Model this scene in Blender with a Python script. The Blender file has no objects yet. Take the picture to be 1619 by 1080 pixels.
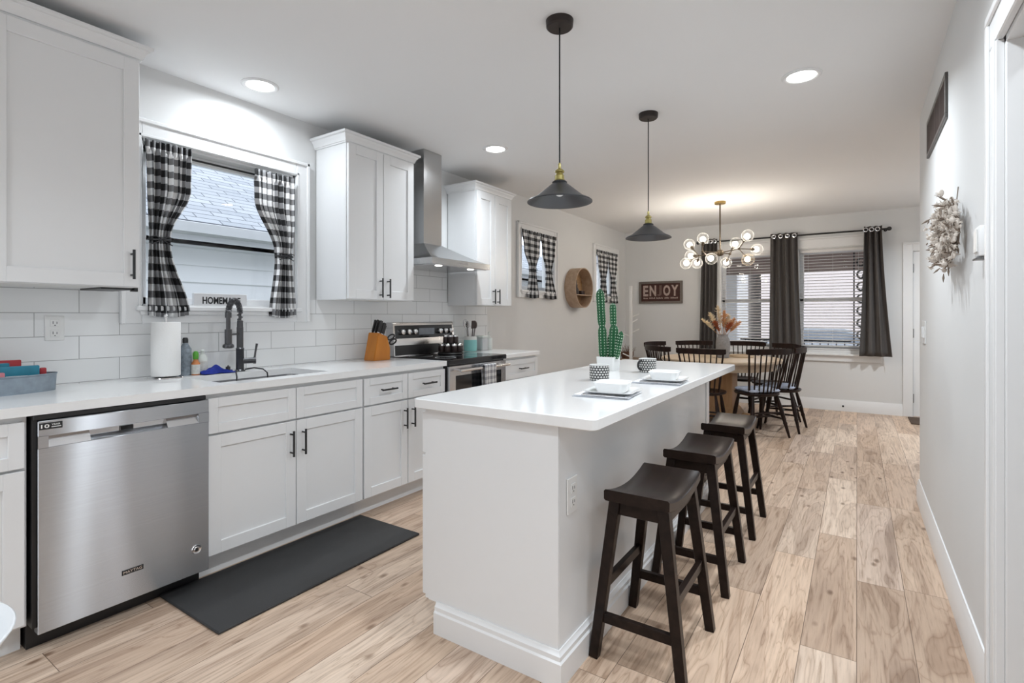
import bpy, bmesh, math, random
from mathutils import Vector, Matrix
random.seed(7)
PI = math.pi
C = bpy.context.scene.collection
scene = bpy.context.scene

# ------------------------------------------------------------------ camera, world, exposure
cam_d = bpy.data.cameras.new('camera')
cam = bpy.data.objects.new('camera', cam_d)
C.objects.link(cam)
cam.location = (3.1437, 0.0, 1.2382)
cam.rotation_euler = (PI / 2, 0, 0.5859)
cam_d.sensor_width = 36.0
cam_d.lens = 822.3251 / 1619 * 36.0
cam_d.shift_y = -39.78 / 1619
cam_d.clip_start = 0.02
scene.camera = cam

vs = scene.view_settings
vs.view_transform = 'Standard'
vs.look = 'None'
vs.gamma = 1.0
vs.use_curve_mapping = False
vs.exposure = 0.50

LAMP_W = 12.0          # each recessed ceiling lamp
CHAND_W = 11.0          # each bulb of the chandelier

world = bpy.data.worlds.new('sky')
scene.world = world
world.use_nodes = True
wn = world.node_tree
bgn = wn.nodes['Background']
bgn.inputs[0].default_value = (0.88, 0.93, 1.0, 1)
bgn.inputs[1].default_value = 1.7


def area_lamp(name, loc, rot, size, power, color, parent=None, sy=None, spread=180):
    d = bpy.data.lights.new(name, 'AREA')
    d.shape = 'DISK' if sy is None else 'RECTANGLE'
    d.size = size
    if sy:
        d.size_y = sy
    d.energy = power
    d.color = color
    o = bpy.data.objects.new(name, d)
    C.objects.link(o)
    d.spread = math.radians(spread)
    o.location = loc
    o.rotation_euler = rot
    if parent:
        o.parent = parent
    return o


# ------------------------------------------------------------------ materials
def mat(name):
    m = bpy.data.materials.new(name)
    m.use_nodes = True
    return m, m.node_tree.nodes, m.node_tree.links, m.node_tree.nodes['Principled BSDF']


def pm(name, col, rough=0.5, metal=0.0, noise=0.0, nscale=20.0, bump=0.0, bscale=80.0, spec=None, coat=0.0, emit=None, estr=0.0, aniso=0.0, trans=0.0, alpha=1.0):
    m, N, L, P = mat(name)
    P.inputs['Base Color'].default_value = (*col, 1)
    P.inputs['Roughness'].default_value = rough
    P.inputs['Metallic'].default_value = metal
    if spec is not None:
        P.inputs['Specular IOR Level'].default_value = spec
    if coat:
        P.inputs['Coat Weight'].default_value = coat
        P.inputs['Coat Roughness'].default_value = 0.15
    if trans:
        P.inputs['Transmission Weight'].default_value = trans
    if emit:
        P.inputs['Emission Color'].default_value = (*emit, 1)
        P.inputs['Emission Strength'].default_value = estr
    tc = N.new('ShaderNodeTexCoord')
    if noise:
        n = N.new('ShaderNodeTexNoise')
        n.inputs['Scale'].default_value = nscale
        n.inputs['Detail'].default_value = 5
        L.new(tc.outputs['Object'], n.inputs['Vector'])
        mx = N.new('ShaderNodeMix')
        mx.data_type = 'RGBA'
        mx.inputs[6].default_value = (*[max(0, c * (1 - noise)) for c in col], 1)
        mx.inputs[7].default_value = (*[min(1, c * (1 + noise)) for c in col], 1)
        L.new(n.outputs[0], mx.inputs[0])
        L.new(mx.outputs[2], P.inputs['Base Color'])
    if bump:
        n2 = N.new('ShaderNodeTexNoise')
        n2.inputs['Scale'].default_value = bscale
        n2.inputs['Detail'].default_value = 4
        L.new(tc.outputs['Object'], n2.inputs['Vector'])
        bp_ = N.new('ShaderNodeBump')
        bp_.inputs['Strength'].default_value = bump
        bp_.inputs['Distance'].default_value = 0.002
        L.new(n2.outputs[0], bp_.inputs['Height'])
        L.new(bp_.outputs[0], P.inputs['Normal'])
    return m


def math_n(N, L, op, a, b=None, c=None):
    n = N.new('ShaderNodeMath')
    n.operation = op
    for i, v in enumerate((a, b, c)):
        if v is None:
            continue
        if hasattr(v, 'is_output') or hasattr(v, 'links'):
            L.new(v, n.inputs[i])
        else:
            n.inputs[i].default_value = v
    return n.outputs[0]


def ramp_n(N, L, fac, stops, interp='LINEAR'):
    r = N.new('ShaderNodeValToRGB')
    r.color_ramp.interpolation = interp
    el = r.color_ramp.elements
    while len(el) < len(stops):
        el.new(0.5)
    for e, (p, c) in zip(el, stops):
        e.position = p
        e.color = (*c, 1)
    L.new(fac, r.inputs[0])
    return r.outputs[0]


def floor_material():
    m, N, L, P = mat('plank_floor')
    tc = N.new('ShaderNodeTexCoord')
    sp = N.new('ShaderNodeSeparateXYZ')
    L.new(tc.outputs['Object'], sp.inputs[0])
    PW, PL = 0.178, 1.22
    x = math_n(N, L, 'DIVIDE', math_n(N, L, 'ADD', sp.outputs[0], 10.03), PW)
    col = math_n(N, L, 'FLOOR', x)
    w1 = N.new('ShaderNodeTexWhiteNoise')
    w1.noise_dimensions = '1D'
    L.new(col, w1.inputs['W'])
    y = math_n(N, L, 'ADD', math_n(N, L, 'DIVIDE', sp.outputs[1], PL), math_n(N, L, 'MULTIPLY', w1.outputs[0], 7.0))
    row = math_n(N, L, 'FLOOR', y)
    cv = N.new('ShaderNodeCombineXYZ')
    L.new(col, cv.inputs[0])
    L.new(row, cv.inputs[1])
    w2 = N.new('ShaderNodeTexWhiteNoise')
    w2.noise_dimensions = '2D'
    L.new(cv.outputs[0], w2.inputs['Vector'])
    idv = w2.outputs[0]
    fx = math_n(N, L, 'FRACT', x)
    fy = math_n(N, L, 'FRACT', y)
    gx = math_n(N, L, 'MULTIPLY', math_n(N, L, 'MINIMUM', fx, math_n(N, L, 'SUBTRACT', 1.0, fx)), PW)
    gy = math_n(N, L, 'MULTIPLY', math_n(N, L, 'MINIMUM', fy, math_n(N, L, 'SUBTRACT', 1.0, fy)), PL)
    gap = math_n(N, L, 'LESS_THAN', math_n(N, L, 'MINIMUM', gx, gy), 0.0012)
    # grain coordinates, shifted per plank
    gvec = N.new('ShaderNodeCombineXYZ')
    L.new(math_n(N, L, 'MULTIPLY', sp.outputs[0], 7.0), gvec.inputs[0])
    L.new(math_n(N, L, 'MULTIPLY', sp.outputs[1], .80), gvec.inputs[1])
    L.new(math_n(N, L, 'MULTIPLY', idv, 60.0), gvec.inputs[2])
    n1 = N.new('ShaderNodeTexNoise')
    n1.inputs['Scale'].default_value = 1.15
    n1.inputs['Detail'].default_value = 3
    n1.inputs['Distortion'].default_value = 0.9
    L.new(gvec.outputs[0], n1.inputs['Vector'])
    # cathedral rings: contour lines of the slow noise
    rings = math_n(N, L, 'MULTIPLY', n1.outputs[0], 10.0)
    rings = math_n(N, L, 'ABSOLUTE', math_n(N, L, 'SUBTRACT', math_n(N, L, 'FRACT', rings), 0.5))
    rings = math_n(N, L, 'MULTIPLY', rings, 2.0)
    fvec = N.new('ShaderNodeCombineXYZ')
    L.new(math_n(N, L, 'MULTIPLY', sp.outputs[0], 60.0), fvec.inputs[0])
    L.new(math_n(N, L, 'MULTIPLY', sp.outputs[1], 3.0), fvec.inputs[1])
    L.new(math_n(N, L, 'MULTIPLY', idv, 31.0), fvec.inputs[2])
    n2 = N.new('ShaderNodeTexNoise')
    n2.inputs['Scale'].default_value = 1.5
    n2.inputs['Detail'].default_value = 6
    n2.inputs['Roughness'].default_value = 0.65
    L.new(fvec.outputs[0], n2.inputs['Vector'])
    base = ramp_n(N, L, idv, [(0.0, (.66, .525, .42)), (0.2, (.53, .395, .295)), (0.4, (.76, .625, .51)), (0.6, (.46, .345, .265)), (0.8, (.67, .505, .38)), (1.0, (.61, .49, .405))], 'LINEAR')
    g1 = ramp_n(N, L, n1.outputs[0], [(0.27, (.50, .44, .40)), (0.42, (.90, .87, .85)), (0.55, (1.10, 1.10, 1.09)), (0.70, (.72, .66, .61))])
    g2 = ramp_n(N, L, rings, [(0.0, (.58, .49, .42)), (0.12, (.86, .82, .79)), (0.5, (1.03, 1.03, 1.03)), (1.0, (1.05, 1.05, 1.05))])
    g3 = ramp_n(N, L, n2.outputs[0], [(0.28, (.58, .52, .47)), (0.48, (.97, .96, .95)), (0.75, (1.10, 1.09, 1.08))])
    # knots
    kv = N.new('ShaderNodeCombineXYZ')
    L.new(math_n(N, L, 'MULTIPLY', sp.outputs[0], 9.0), kv.inputs[0])
    L.new(math_n(N, L, 'MULTIPLY', sp.outputs[1], 4.5), kv.inputs[1])
    L.new(math_n(N, L, 'MULTIPLY', idv, 17.0), kv.inputs[2])
    vo = N.new('ShaderNodeTexVoronoi')
    vo.inputs['Scale'].default_value = 1.0
    L.new(kv.outputs[0], vo.inputs['Vector'])
    g4 = ramp_n(N, L, vo.outputs['Distance'], [(0.0, (.22, .17, .14)), (0.07, (.45, .38, .33)), (0.15, (1, 1, 1))])

    def mul(a, b, f=1.0):
        mx = N.new('ShaderNodeMix')
        mx.data_type = 'RGBA'
        mx.blend_type = 'MULTIPLY'
        mx.inputs[0].default_value = f
        L.new(a, mx.inputs[6])
        L.new(b, mx.inputs[7])
        return mx.outputs[2]
    c = mul(mul(mul(mul(base, g1, .85), g2, .6), g3, .95), g4, .85)
    mx = N.new('ShaderNodeMix')
    mx.data_type = 'RGBA'
    L.new(gap, mx.inputs[0])
    L.new(c, mx.inputs[6])
    mx.inputs[7].default_value = (.17, .115, .08, 1)
    L.new(mx.outputs[2], P.inputs['Base Color'])
    P.inputs['Roughness'].default_value = 0.42
    P.inputs['Specular IOR Level'].default_value = 0.4
    return m


def tile_material():
    m, N, L, P = mat('subway_tile')
    tc = N.new('ShaderNodeTexCoord')
    sp = N.new('ShaderNodeSeparateXYZ')
    L.new(tc.outputs['Object'], sp.inputs[0])
    cv = N.new('ShaderNodeCombineXYZ')
    L.new(math_n(N, L, 'ADD', sp.outputs[1], -0.773 - 0.165 + 3.3), cv.inputs[0])
    L.new(math_n(N, L, 'ADD', sp.outputs[2], -0.9195), cv.inputs[1])
    b = N.new('ShaderNodeTexBrick')
    b.inputs['Scale'].default_value = 1.0
    b.inputs['Brick Width'].default_value = 0.33
    b.inputs['Row Height'].default_value = 0.1118
    b.inputs['Mortar Size'].default_value = 0.0018
    b.inputs['Mortar Smooth'].default_value = 0.2
    b.offset = 0.5
    b.inputs['Color1'].default_value = (.80, .81, .81, 1)
    b.inputs['Color2'].default_value = (.84, .845, .85, 1)
    b.inputs['Mortar'].default_value = (.42, .42, .42, 1)
    L.new(cv.outputs[0], b.inputs['Vector'])
    L.new(b.outputs['Color'], P.inputs['Base Color'])
    P.inputs['Roughness'].default_value = 0.16
    bu = N.new('ShaderNodeBump')
    bu.inputs['Strength'].default_value = 0.5
    bu.inputs['Distance'].default_value = 0.002
    bu.invert = True
    L.new(b.outputs['Fac'], bu.inputs['Height'])
    L.new(bu.outputs[0], P.inputs['Normal'])
    return m


def gingham_material(name, dark=.014, mid=.24, light=.86):
    m, N, L, P = mat(name)
    uv = N.new('ShaderNodeUVMap')
    sp = N.new('ShaderNodeSeparateXYZ')
    L.new(uv.outputs[0], sp.inputs[0])
    a = math_n(N, L, 'LESS_THAN', math_n(N, L, 'FRACT', sp.outputs[0]), 0.5)
    b = math_n(N, L, 'LESS_THAN', math_n(N, L, 'FRACT', sp.outputs[1]), 0.5)
    s = math_n(N, L, 'MULTIPLY', math_n(N, L, 'ADD', a, b), 0.5)
    c = ramp_n(N, L, s, [(0.0, (light,) * 3), (0.3, (mid, mid, mid * 1.03)), (0.8, (dark, dark, dark * 1.1))], 'CONSTANT')
    L.new(c, P.inputs['Base Color'])
    P.inputs['Roughness'].default_value = 0.9
    return m


def dots_material(name):
    """black mug glaze with rows of white dots"""
    m, N, L, P = mat(name)
    uv = N.new('ShaderNodeUVMap')
    sp = N.new('ShaderNodeSeparateXYZ')
    L.new(uv.outputs[0], sp.inputs[0])
    r = math_n(N, L, 'FLOOR', sp.outputs[1])
    odd = math_n(N, L, 'MULTIPLY', math_n(N, L, 'MODULO', r, 2.0), 0.5)
    fx = math_n(N, L, 'SUBTRACT', math_n(N, L, 'FRACT', math_n(N, L, 'ADD', sp.outputs[0], odd)), 0.5)
    fy = math_n(N, L, 'SUBTRACT', math_n(N, L, 'FRACT', sp.outputs[1]), 0.5)
    d = math_n(N, L, 'SQRT', math_n(N, L, 'ADD', math_n(N, L, 'MULTIPLY', fx, fx), math_n(N, L, 'MULTIPLY', fy, fy)))
    s = math_n(N, L, 'LESS_THAN', d, 0.37)
    c = ramp_n(N, L, s, [(0.0, (.018, .018, .02)), (0.5, (.62, .62, .60))], 'CONSTANT')
    L.new(c, P.inputs['Base Color'])
    P.inputs['Roughness'].default_value = 0.3
    return m


def wood_material(name, c0, c1, axis=1, scale=3.0, stretch=9.0, rough=0.4, spec=.5):
    m, N, L, P = mat(name)
    tc = N.new('ShaderNodeTexCoord')
    mp = N.new('ShaderNodeMapping')
    sc = [stretch] * 3
    sc[axis] = 1.0
    mp.inputs['Scale'].default_value = sc
    L.new(tc.outputs['Object'], mp.inputs[0])
    n = N.new('ShaderNodeTexNoise')
    n.inputs['Scale'].default_value = scale
    n.inputs['Detail'].default_value = 5
    n.inputs['Distortion'].default_value = 0.6
    L.new(mp.outputs[0], n.inputs['Vector'])
    P.inputs['Specular IOR Level'].default_value = spec
    c = ramp_n(N, L, n.outputs[0], [(0.3, c0), (0.7, c1)])
    L.new(c, P.inputs['Base Color'])
    P.inputs['Roughness'].default_value = rough
    return m


def steel_material(name, col=(.56, .585, .62), rough=0.24, aniso=0.80):
    """horizontally brushed sheet: reflections smear up and down into streaks"""
    m = bpy.data.materials.new(name)
    m.use_nodes = True
    N, L = m.node_tree.nodes, m.node_tree.links
    for n in list(N):
        N.remove(n)
    out = N.new('ShaderNodeOutputMaterial')
    g = N.new('ShaderNodeBsdfAnisotropic')
    g.distribution = 'GGX'
    g.inputs['Roughness'].default_value = rough
    g.inputs['Anisotropy'].default_value = aniso
    g.inputs['Rotation'].default_value = 0.0
    t = N.new('ShaderNodeTangent')
    t.direction_type = 'RADIAL'
    t.axis = 'Z'
    L.new(t.outputs[0], g.inputs['Tangent'])
    tc = N.new('ShaderNodeTexCoord')
    mp = N.new('ShaderNodeMapping')
    mp.inputs['Scale'].default_value = (2, 2, 300)
    L.new(tc.outputs['Object'], mp.inputs[0])
    n = N.new('ShaderNodeTexNoise')
    n.inputs['Scale'].default_value = 1.0
    n.inputs['Detail'].default_value = 3
    L.new(mp.outputs[0], n.inputs['Vector'])
    c = ramp_n(N, L, n.outputs[0], [(0.3, tuple(v * .96 for v in col)), (0.7, tuple(v * 1.03 for v in col))])
    L.new(c, g.inputs['Color'])
    L.new(g.outputs[0], out.inputs[0])
    return m


def glass_material(name, tint=(1, 1, 1), refl=1.0):
    """thin clear pane: see-through with fresnel reflections"""
    m = bpy.data.materials.new(name)
    m.use_nodes = True
    N, L = m.node_tree.nodes, m.node_tree.links
    for n in list(N):
        N.remove(n)
    out = N.new('ShaderNodeOutputMaterial')
    tr = N.new('ShaderNodeBsdfTransparent')
    tr.inputs[0].default_value = (*tint, 1)
    gl = N.new('ShaderNodeBsdfGlossy')
    gl.inputs['Roughness'].default_value = 0.01
    fr = N.new('ShaderNodeFresnel')
    fr.inputs[0].default_value = 1.45
    mx = N.new('ShaderNodeMixShader')
    ge = N.new('ShaderNodeNewGeometry')
    L.new(math_n(N, L, 'MULTIPLY', math_n(N, L, 'MULTIPLY', fr.outputs[0], refl), math_n(N, L, 'SUBTRACT', 1.0, ge.outputs['Backfacing'])), mx.inputs[0])
    L.new(tr.outputs[0], mx.inputs[1])
    L.new(gl.outputs[0], mx.inputs[2])
    L.new(mx.outputs[0], out.inputs[0])
    return m


def globe_material():
    # thin blown glass: clear at the centre, paler and brighter towards the silhouette
    m = bpy.data.materials.new('globe_glass')
    m.use_nodes = True
    N, L = m.node_tree.nodes, m.node_tree.links
    for n in list(N):
        N.remove(n)
    out = N.new('ShaderNodeOutputMaterial')
    tr = N.new('ShaderNodeBsdfTransparent')
    tl = N.new('ShaderNodeBsdfTranslucent')
    tl.inputs[0].default_value = (.95, .93, .90, 1)
    lw = N.new('ShaderNodeLayerWeight')
    lw.inputs[0].default_value = 0.5
    mx = N.new('ShaderNodeMixShader')
    L.new(math_n(N, L, 'ADD', math_n(N, L, 'MULTIPLY', math_n(N, L, 'POWER', lw.outputs['Facing'], 3.0), .34), .03), mx.inputs[0])
    L.new(tr.outputs[0], mx.inputs[1])
    L.new(tl.outputs[0], mx.inputs[2])
    L.new(mx.outputs[0], out.inputs[0])
    return m


def emit_material(name, col, strength):
    m = bpy.data.materials.new(name)
    m.use_nodes = True
    N, L = m.node_tree.nodes, m.node_tree.links
    P = N['Principled BSDF']
    P.inputs['Base Color'].default_value = (.8, .8, .8, 1)
    P.inputs['Emission Color'].default_value = (*col, 1)
    P.inputs['Emission Strength'].default_value = strength
    return m


M = {}
M['floor'] = floor_material()
M['tile'] = tile_material()
M['wall'] = pm('wall_paint', (.73, .735, .735), 0.75, noise=.02, nscale=3)
M['ceil'] = pm('ceiling_paint', (.84, .845, .85), 0.85, noise=.015, nscale=2)
M['trim'] = pm('trim_paint', (.82, .825, .83), 0.35, noise=.01)
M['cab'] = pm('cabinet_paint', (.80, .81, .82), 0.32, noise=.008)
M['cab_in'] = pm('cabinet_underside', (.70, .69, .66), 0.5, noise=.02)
M['quartz'] = pm('white_quartz', (.86, .865, .865), 0.12, noise=.02, nscale=60)
M['steel'] = steel_material('brushed_steel')
M['steel2'] = pm('polished_steel', (.62, .62, .63), 0.22, 1.0, noise=.03)
M['hoodsteel'] = pm('hood_steel', (.50, .50, .50), 0.22, 1.0, noise=.03)
M['chrome'] = pm('chrome', (.75, .75, .76), 0.1, 1.0, noise=.02)
M['black'] = pm('black_plastic', (.012, .012, .013), 0.35, noise=.2)
M['handle'] = pm('dark_bronze_pull', (.035, .036, .038), 0.35, 0.6, noise=.1)
M['faucet'] = pm('gunmetal_faucet', (.10, .10, .105), 0.32, 0.8, noise=.1)
M['blackglass'] = pm('black_glass', (.012, .012, .014), 0.06, noise=.1)
M['mat'] = pm('rubber_mat', (.028, .028, .029), 0.6, noise=.12, nscale=8, bump=.3, bscale=250)
M['gingham'] = gingham_material('buffalo_check')
M['tie'] = pm('curtain_tie_cloth', (.03, .03, .032), 0.9, noise=.2)
M['dkcurtain'] = pm('charcoal_curtain', (.088, .080, .076), 0.9, noise=.08, nscale=60)
M['glass'] = glass_material('window_glass', (.97, .985, 1.0))
M['globe'] = globe_material()
M['bulb'] = emit_material('bulb_frosted', (1.0, .93, .82), 14)
M['bulbwarm'] = emit_material('bulb_amber', (1.0, .70, .32), 8)
M['lens'] = emit_material('lamp_lens', (1.0, .99, .97), 12)
M['hoodlamp'] = emit_material('hood_lamp_lens', (1.0, .97, .9), 8)
M['darkwood'] = wood_material('espresso_wood', (.009, .005, .004), (.020, .012, .009), 1, 3, 10, 0.30, .18)
M['chairwood'] = wood_material('dark_chair_wood', (.011, .006, .0045), (.026, .013, .010), 2, 3, 10, 0.34, .18)
M['tablewood'] = wood_material('pale_table_wood', (.50, .38, .26), (.66, .53, .39), 0, 3, 9, 0.35)
M['pedestal'] = wood_material('honey_wood', (.40, .22, .10), (.52, .31, .16), 2, 3, 9, 0.4)
M['knifeblock'] = wood_material('orange_beech', (.46, .15, .012), (.58, .21, .022), 2, 2, 6, 0.4)
M['rattan'] = wood_material('tan_bentwood', (.40, .28, .19), (.52, .38, .27), 1, 4, 6, 0.5)
M['rattan_dark'] = wood_material('brown_backing_board', (.26, .15, .07), (.36, .22, .11), 1, 4, 6, 0.55)
M['pend'] = pm('pendant_black', (.028, .029, .033), 0.36, 0.3, noise=.08)
M['pendin'] = pm('pendant_inner_grey', (.075, .078, .085), 0.4, 0.2, noise=.04)
M['canopy'] = pm('dark_brown_canopy', (.030, .022, .020), 0.45, 0.3, noise=.1)
M['brass'] = pm('aged_brass', (.42, .36, .14), 0.3, 0.9, noise=.1)
M['bronze'] = pm('chandelier_bronze', (.11, .085, .06), 0.35, 0.7, noise=.1)
M['gold'] = pm('gold_canopy', (.55, .38, .14), 0.3, 0.9, noise=.05)
M['ceramic'] = pm('white_ceramic', (.86, .87, .87), 0.15, noise=.01)
M['greyedge'] = pm('grey_napkin', (.40, .42, .46), 0.85, noise=.05)
M['napkin'] = pm('white_napkin', (.78, .79, .82), 0.9, noise=.04)
M['dots'] = dots_material('dotted_glaze')
M['cactus'] = pm('cactus_green', (.012, .10, .035), 0.55, noise=.3, nscale=30)
M['spine'] = pm('cactus_spines', (.62, .75, .60), 0.8, noise=.05)
M['potwhite'] = pm('matte_white_pot', (.80, .81, .80), 0.6, noise=.02)
M['paper'] = pm('paper_towel', (.86, .86, .85), 0.95, noise=.01, bump=.4, bscale=150)
M['blue'] = pm('blue_cloth', (.006, .022, .25), 0.85, noise=.25, nscale=30)
M['galv'] = pm('galvanised_tin', (.30, .36, .42), 0.45, 0.7, noise=.35, nscale=25)
M['teal'] = pm('teal_packet', (.01, .20, .30), 0.45, noise=.4, nscale=30)
M['redpk'] = pm('red_packet', (.45, .02, .03), 0.45, noise=.2)
M['pinkpk'] = pm('pink_packet', (.70, .25, .30), 0.45, noise=.2)
M['soapclear'] = pm('grey_patterned_bottle', (.22, .26, .30), 0.25, noise=.7, nscale=60)
M['soapwhite'] = pm('white_soap_bottle', (.74, .77, .74), 0.3, noise=.03)
M['green'] = pm('green_cap', (.10, .38, .04), 0.4, noise=.1)
M['label'] = pm('printed_label', (.70, .70, .66), 0.5, noise=.35, nscale=70)
M['orange'] = pm('orange_liquid', (.62, .22, .07), 0.35, noise=.2)
M['sign'] = pm('sign_white', (.66, .66, .67), 0.6, noise=.04)
M['ink'] = pm('black_ink', (.012, .012, .013), 0.6, noise=.1)
M['crockteal'] = pm('crock_teal', (.28, .62, .60), 0.35, noise=.06)
M['crockwhite'] = pm('crock_cream', (.76, .76, .73), 0.35, noise=.03)
M['utensil'] = pm('dark_utensil', (.035, .022, .020), 0.4, noise=.2)
M['greyplastic'] = pm('frosted_canister', (.55, .56, .57), 0.3, noise=.04)
M['towel'] = gingham_material('checked_dish_towel', .28, .52, .80)
M['plate'] = pm('switch_plate', (.80, .80, .79), 0.35, noise=.01)
M['slot'] = pm('socket_slot', (.05, .05, .05), 0.5, noise=.1)
M['signred'] = pm('weathered_red_brown', (.055, .018, .013), 0.7, noise=.5, nscale=25)
M['signframe'] = pm('grey_wood_frame', (.17, .145, .125), 0.7, noise=.25, nscale=30)
M['signletter'] = pm('worn_pale_letters', (.46, .36, .31), 0.7, noise=.3, nscale=40)
M['signletterd'] = pm('faded_dark_letter', (.16, .10, .08), 0.7, noise=.5, nscale=40)
M['rackwhite'] = pm('white_rack_paint', (.80, .80, .79), 0.4, noise=.01)
M['vent'] = pm('vent_brown', (.10, .075, .068), 0.5, 0.2, noise=.2)
M['ventframe'] = pm('vent_frame_dark', (.13, .125, .12), 0.4, 0.5, noise=.2)
M['wreath'] = pm('dried_petals', (.66, .60, .54), 0.9, noise=.35, nscale=40)
M['wreathd'] = pm('dried_leaves', (.20, .155, .12), 0.9, noise=.4, nscale=40)
M['vase'] = pm('stone_vase', (.26, .25, .25), 0.8, noise=.3, nscale=50)
M['pampas'] = pm('pampas_cream', (.74, .62, .44), 0.95, noise=.15, nscale=40)
M['pampas2'] = pm('pampas_orange', (.62, .34, .17), 0.95, noise=.2, nscale=40)
M['pampas3'] = pm('dried_rust', (.36, .10, .04), 0.95, noise=.2, nscale=40)
M['doormat'] = pm('door_mat', (.085, .055, .038), 0.95, noise=.3, nscale=60)
M['blind'] = pm('blind_white', (.78, .77, .76), 0.5, noise=.02)
M['hinge'] = pm('hinge_grey', (.20, .20, .20), 0.4, 0.7, noise=.1)
M['plastic'] = pm('white_plastic_shell', (.80, .82, .84), 0.3, noise=.01)
M['cushion'] = pm('blue_white_cushion', (.42, .47, .60), 0.9, noise=.7, nscale=18)
M['siding'] = pm('white_siding', (.72, .73, .745), 0.6, noise=.03, nscale=4)
M['fascia'] = pm('gutter_white', (.60, .61, .63), 0.5, noise=.03)
M['porchbrown'] = wood_material('porch_ceiling_boards', (.26, .19, .165), (.36, .275, .24), 0, 2, 14, 0.7)
M['concrete'] = pm('street_concrete', (.35, .35, .36), 0.9, noise=.2, nscale=3)
M['brickpale'] = pm('pale_house', (.62, .60, .58), 0.8, noise=.1, nscale=3)
M['pinkbrick'] = pm('pink_brick', (.66, .58, .55), 0.8, noise=.2, nscale=30)
M['housewin'] = pm('house_window_dark', (.20, .22, .25), 0.1, noise=.2)
M['carpaint'] = pm('silver_car_paint', (.45, .47, .50), 0.25, 0.5, noise=.02)
M['iron'] = pm('wrought_iron', (.02, .02, .02), 0.5, 0.4, noise=.1)
M['lawn'] = pm('lawn_green', (.10, .14, .06), 0.95, noise=.5, nscale=20)
M['basket'] = pm('brown_wicker', (.16, .075, .045), 0.8, noise=.6, nscale=60, bump=.8, bscale=120)
M['sidewood'] = wood_material('tan_side_table', (.30, .20, .13), (.42, .30, .21), 0, 3, 9, 0.5)


def shingle_material():
    m, N, L, P = mat('grey_shingles')
    uv = N.new('ShaderNodeUVMap')
    b = N.new('ShaderNodeTexBrick')
    b.inputs['Scale'].default_value = 1.0
    b.inputs['Brick Width'].default_value = 0.32
    b.inputs['Row Height'].default_value = 0.10
    b.inputs['Mortar Size'].default_value = 0.006
    b.offset = 0.37
    b.inputs['Color1'].default_value = (.34, .365, .40, 1)
    b.inputs['Color2'].default_value = (.43, .455, .49, 1)
    b.inputs['Mortar'].default_value = (.12, .13, .15, 1)
    L.new(uv.outputs[0], b.inputs['Vector'])
    L.new(b.outputs['Color'], P.inputs['Base Color'])
    P.inputs['Roughness'].default_value = 0.9
    return m


M['shingle'] = shingle_material()


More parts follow.
